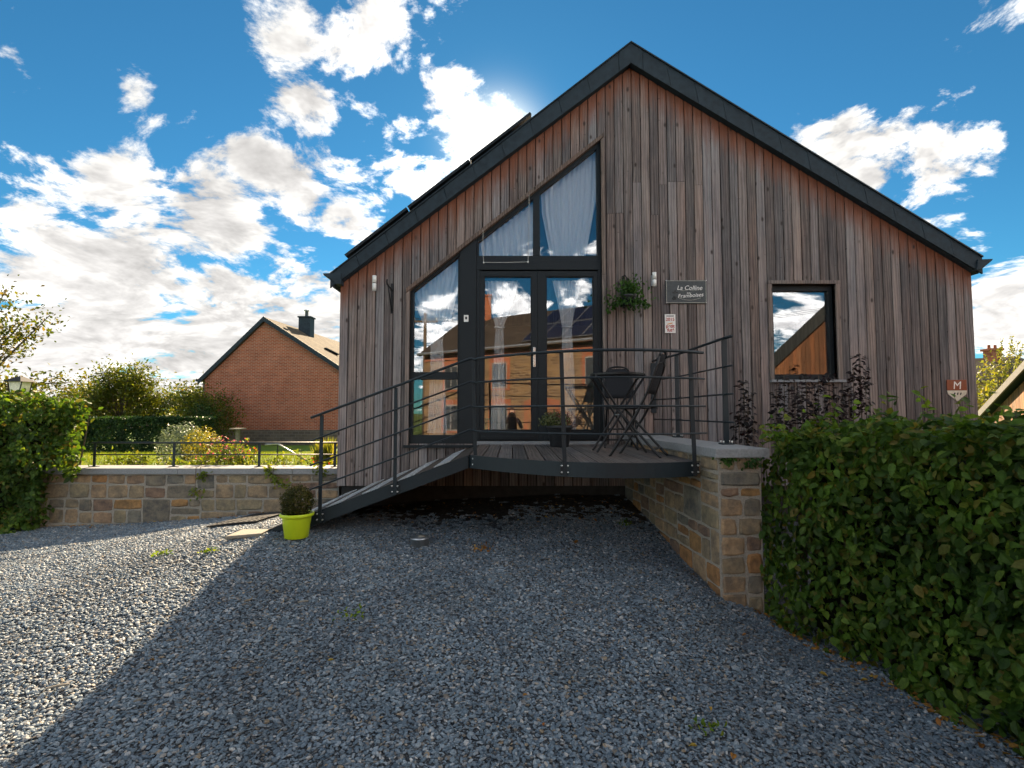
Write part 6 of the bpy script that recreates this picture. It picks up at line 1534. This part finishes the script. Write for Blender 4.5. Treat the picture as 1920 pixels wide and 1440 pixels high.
# ------------------------------------------------------------------ the photographer mirrored in the door
def person():
    m, t = mat('person_clothes'); p = t.pos(); x, y, z = t.sep(p)
    n_ = t.noise(p, 40, 4)
    c = t.mix(t.mr(z, .86, .88), (.020, .024, .034), (.016, .016, .018))
    c = t.mix(t.mr(z, .085, .09), (.02, .015, .012), c)
    sk_ = t.m('MAXIMUM', t.mr(z, 1.492, 1.498), t.mr(y, -.235, -.23))
    sk_ = t.m('MULTIPLY', sk_, t.mr(z, 1.3, 1.31))
    c = t.mix(sk_, c, (.42, .24, .17)); c = t.mix(t.mr(n_, .3, .7, 0, .3), c, t.mix(1.0, c, (.7, .7, .7), 'MULTIPLY'))
    t.out(t.bsdf(c, .8, t.bump(n_, .2, .01), 0, .25))
    root = thing('person', (0, -.44, gz1(0, -.44)), 'person in dark clothes holding a camera up to the face', 'person')
    V = []; E_ = []; Rr = []
    def v(p_, r, parent=None):
        V.append(p_); Rr.append(r if isinstance(r, tuple) else (r, r))
        if parent is not None: E_.append((parent, len(V) - 1))
        return len(V) - 1
    g0 = gz1(0, -.44)
    pel = v((0, -.45, .95), (.15, .11)); wai = v((0, -.45, 1.12), (.135, .10), pel); chs = v((0, -.44, 1.32), (.155, .11), wai); nk0 = v((0, -.43, 1.44), (.085, .075), chs)
    nk = v((0, -.42, 1.50), .052, nk0); jaw = v((0, -.395, 1.56), (.062, .07), nk); hd = v((0, -.40, 1.635), (.076, .09), jaw); tp = v((0, -.41, 1.705), (.06, .07), hd)
    ns = v((0, -.318, 1.605), (.012, .012), jaw)
    for s_ in (-1, 1):
        sh_ = v((s_ * .17, -.44, 1.41), (.062, .06), nk0); el = v((s_ * .27, -.36, 1.17), .046, sh_); wr_ = v((s_ * .115, -.20, 1.44), .030, el); pm = v((s_ * .088, -.165, 1.50), (.036, .020), wr_)
        for k in range(4):
            f1 = v((s_ * (.080 + .0), -.135 - .004 * k, 1.515 + .019 * k), .0095, pm); f2 = v((s_ * (.055 - .004 * k), -.095, 1.518 + .018 * k), .0088, f1); v((s_ * (.030 - .003 * abs(k - 1)), -.088, 1.516 + .017 * k), .008, f2)
        th1 = v((s_ * .075, -.20, 1.525), .0105, pm); v((s_ * .050, -.195, 1.545), .009, th1)
        hp2 = v((s_ * .095, -.45, .90), .095, pel); kn_ = v((s_ * .115, -.43, .50), .062, hp2); ak = v((s_ * .12, -.46, g0 + .09), .042, kn_); hl = v((s_ * .12, -.48, g0 + .045), .044, ak); v((s_ * .14, -.30, g0 + .036), (.044, .034), hl)
    me = bpy.data.meshes.new('body'); o_ = ORG[root.name]
    me.from_pydata([(a - o_.x, b - o_.y, c_ - o_.z) for a, b, c_ in V], E_, []); me.materials.append(m)
    o = bpy.data.objects.new('body', me); C.objects.link(o); o.parent = root
    sk2 = o.modifiers.new('skin', 'SKIN'); sk2.use_smooth_shade = True
    for k, r in enumerate(Rr):
        o.data.skin_vertices[0].data[k].radius = r
    o.data.skin_vertices[0].data[0].use_root = True
    sb = o.modifiers.new('sub', 'SUBSURF'); sb.levels = 2; sb.render_levels = 2
    hair = simple('dark_hair', (.02, .014, .010), .6, 0, .3, 90, .4, .4)
    hv = []; hf = []; nr, nc = 7, 18
    for j in range(nr):
        ph = math.pi * .62 * j / (nr - 1)
        for k in range(nc):
            a = 2 * math.pi * k / nc; back = -math.sin(a); cut = 1.0 if math.sin(a) < .35 else .62
            pp2 = ph * cut; hv.append((.088 * math.sin(pp2) * math.cos(a), -.415 + .104 * math.sin(pp2) * math.sin(a), 1.645 + .098 * math.cos(pp2)))
    for j in range(nr - 1):
        for k in range(nc): hf.append((j * nc + k, j * nc + (k + 1) % nc, (j + 1) * nc + (k + 1) % nc, (j + 1) * nc + k))
    MB().add(hv, hf).build('hair', hair, root, True)
    for s_ in (-1, 1):
        MB().lathe([(.002, -.011), (.009, -.006), (.011, 0), (.009, .006), (.002, .011)], 10, (s_ * .032, -.322, 1.635)).build('eye', M_white, root, True)
        MB().lathe([(.004, -.03), (.013, -.02), (.015, 0), (.013, .02), (.004, .03)], 8, (s_ * .083, -.405, 1.62)).build('ear', simple('skin_tone', (.42, .24, .17), .6), root, True)
    MB().bar((-.024, -.330, 1.572), (.024, -.330, 1.572), .010, .010).build('mouth', simple('lip_tone', (.36, .12, .10), .5), root)
    ph_ = thing('photo_camera', (0, -.13, 1.50), 'black camera held in both hands by the person', 'camera')
    MB().box(-.068, .068, -.165, -.098, 1.505, 1.60).build('camera_body', M_black, ph_, bevel=.008)
    MB().box(-.028, .028, -.16, -.10, 1.601, 1.628).build('viewfinder', M_black, ph_, bevel=.006)
    MB().tube([(0, -.0975, 1.552), (0, -.075, 1.552), (0, -.07, 1.552)], [.036, .036, .030], 20).build('lens', M_black, ph_, True)
person()

def litter():
    n = 420; y = .9 + 3.3 * rng.random(n); x = hx_face(y) - .02 - np.abs(rng.normal(size=n)) * .09
    n2 = 160; x2 = -1.6 + 3.0 * rng.random(n2); y2 = 5.55 + 1.0 * rng.random(n2)
    n3 = 70; x3 = -6.0 + 3.6 * rng.random(n3); y3 = 6.78 - np.abs(rng.normal(size=n3)) * .05
    x, y = np.r_[x, x2, x3], np.r_[y, y2, y3]
    pos = np.c_[x, y, gz(x, y) + .014 + .012 * rng.random(len(x))]
    o = leaves('leaf_litter', pos, rng.normal(size=pos.shape) * .35 + np.array([0, 0, 1.]), .018 + .03 * rng.random(len(x)), L_dry, None, '6', kind='stuff')
    tag(o, 'dry brown leaf litter gathered along the hedge foot and walls', 'leaf litter')
litter()
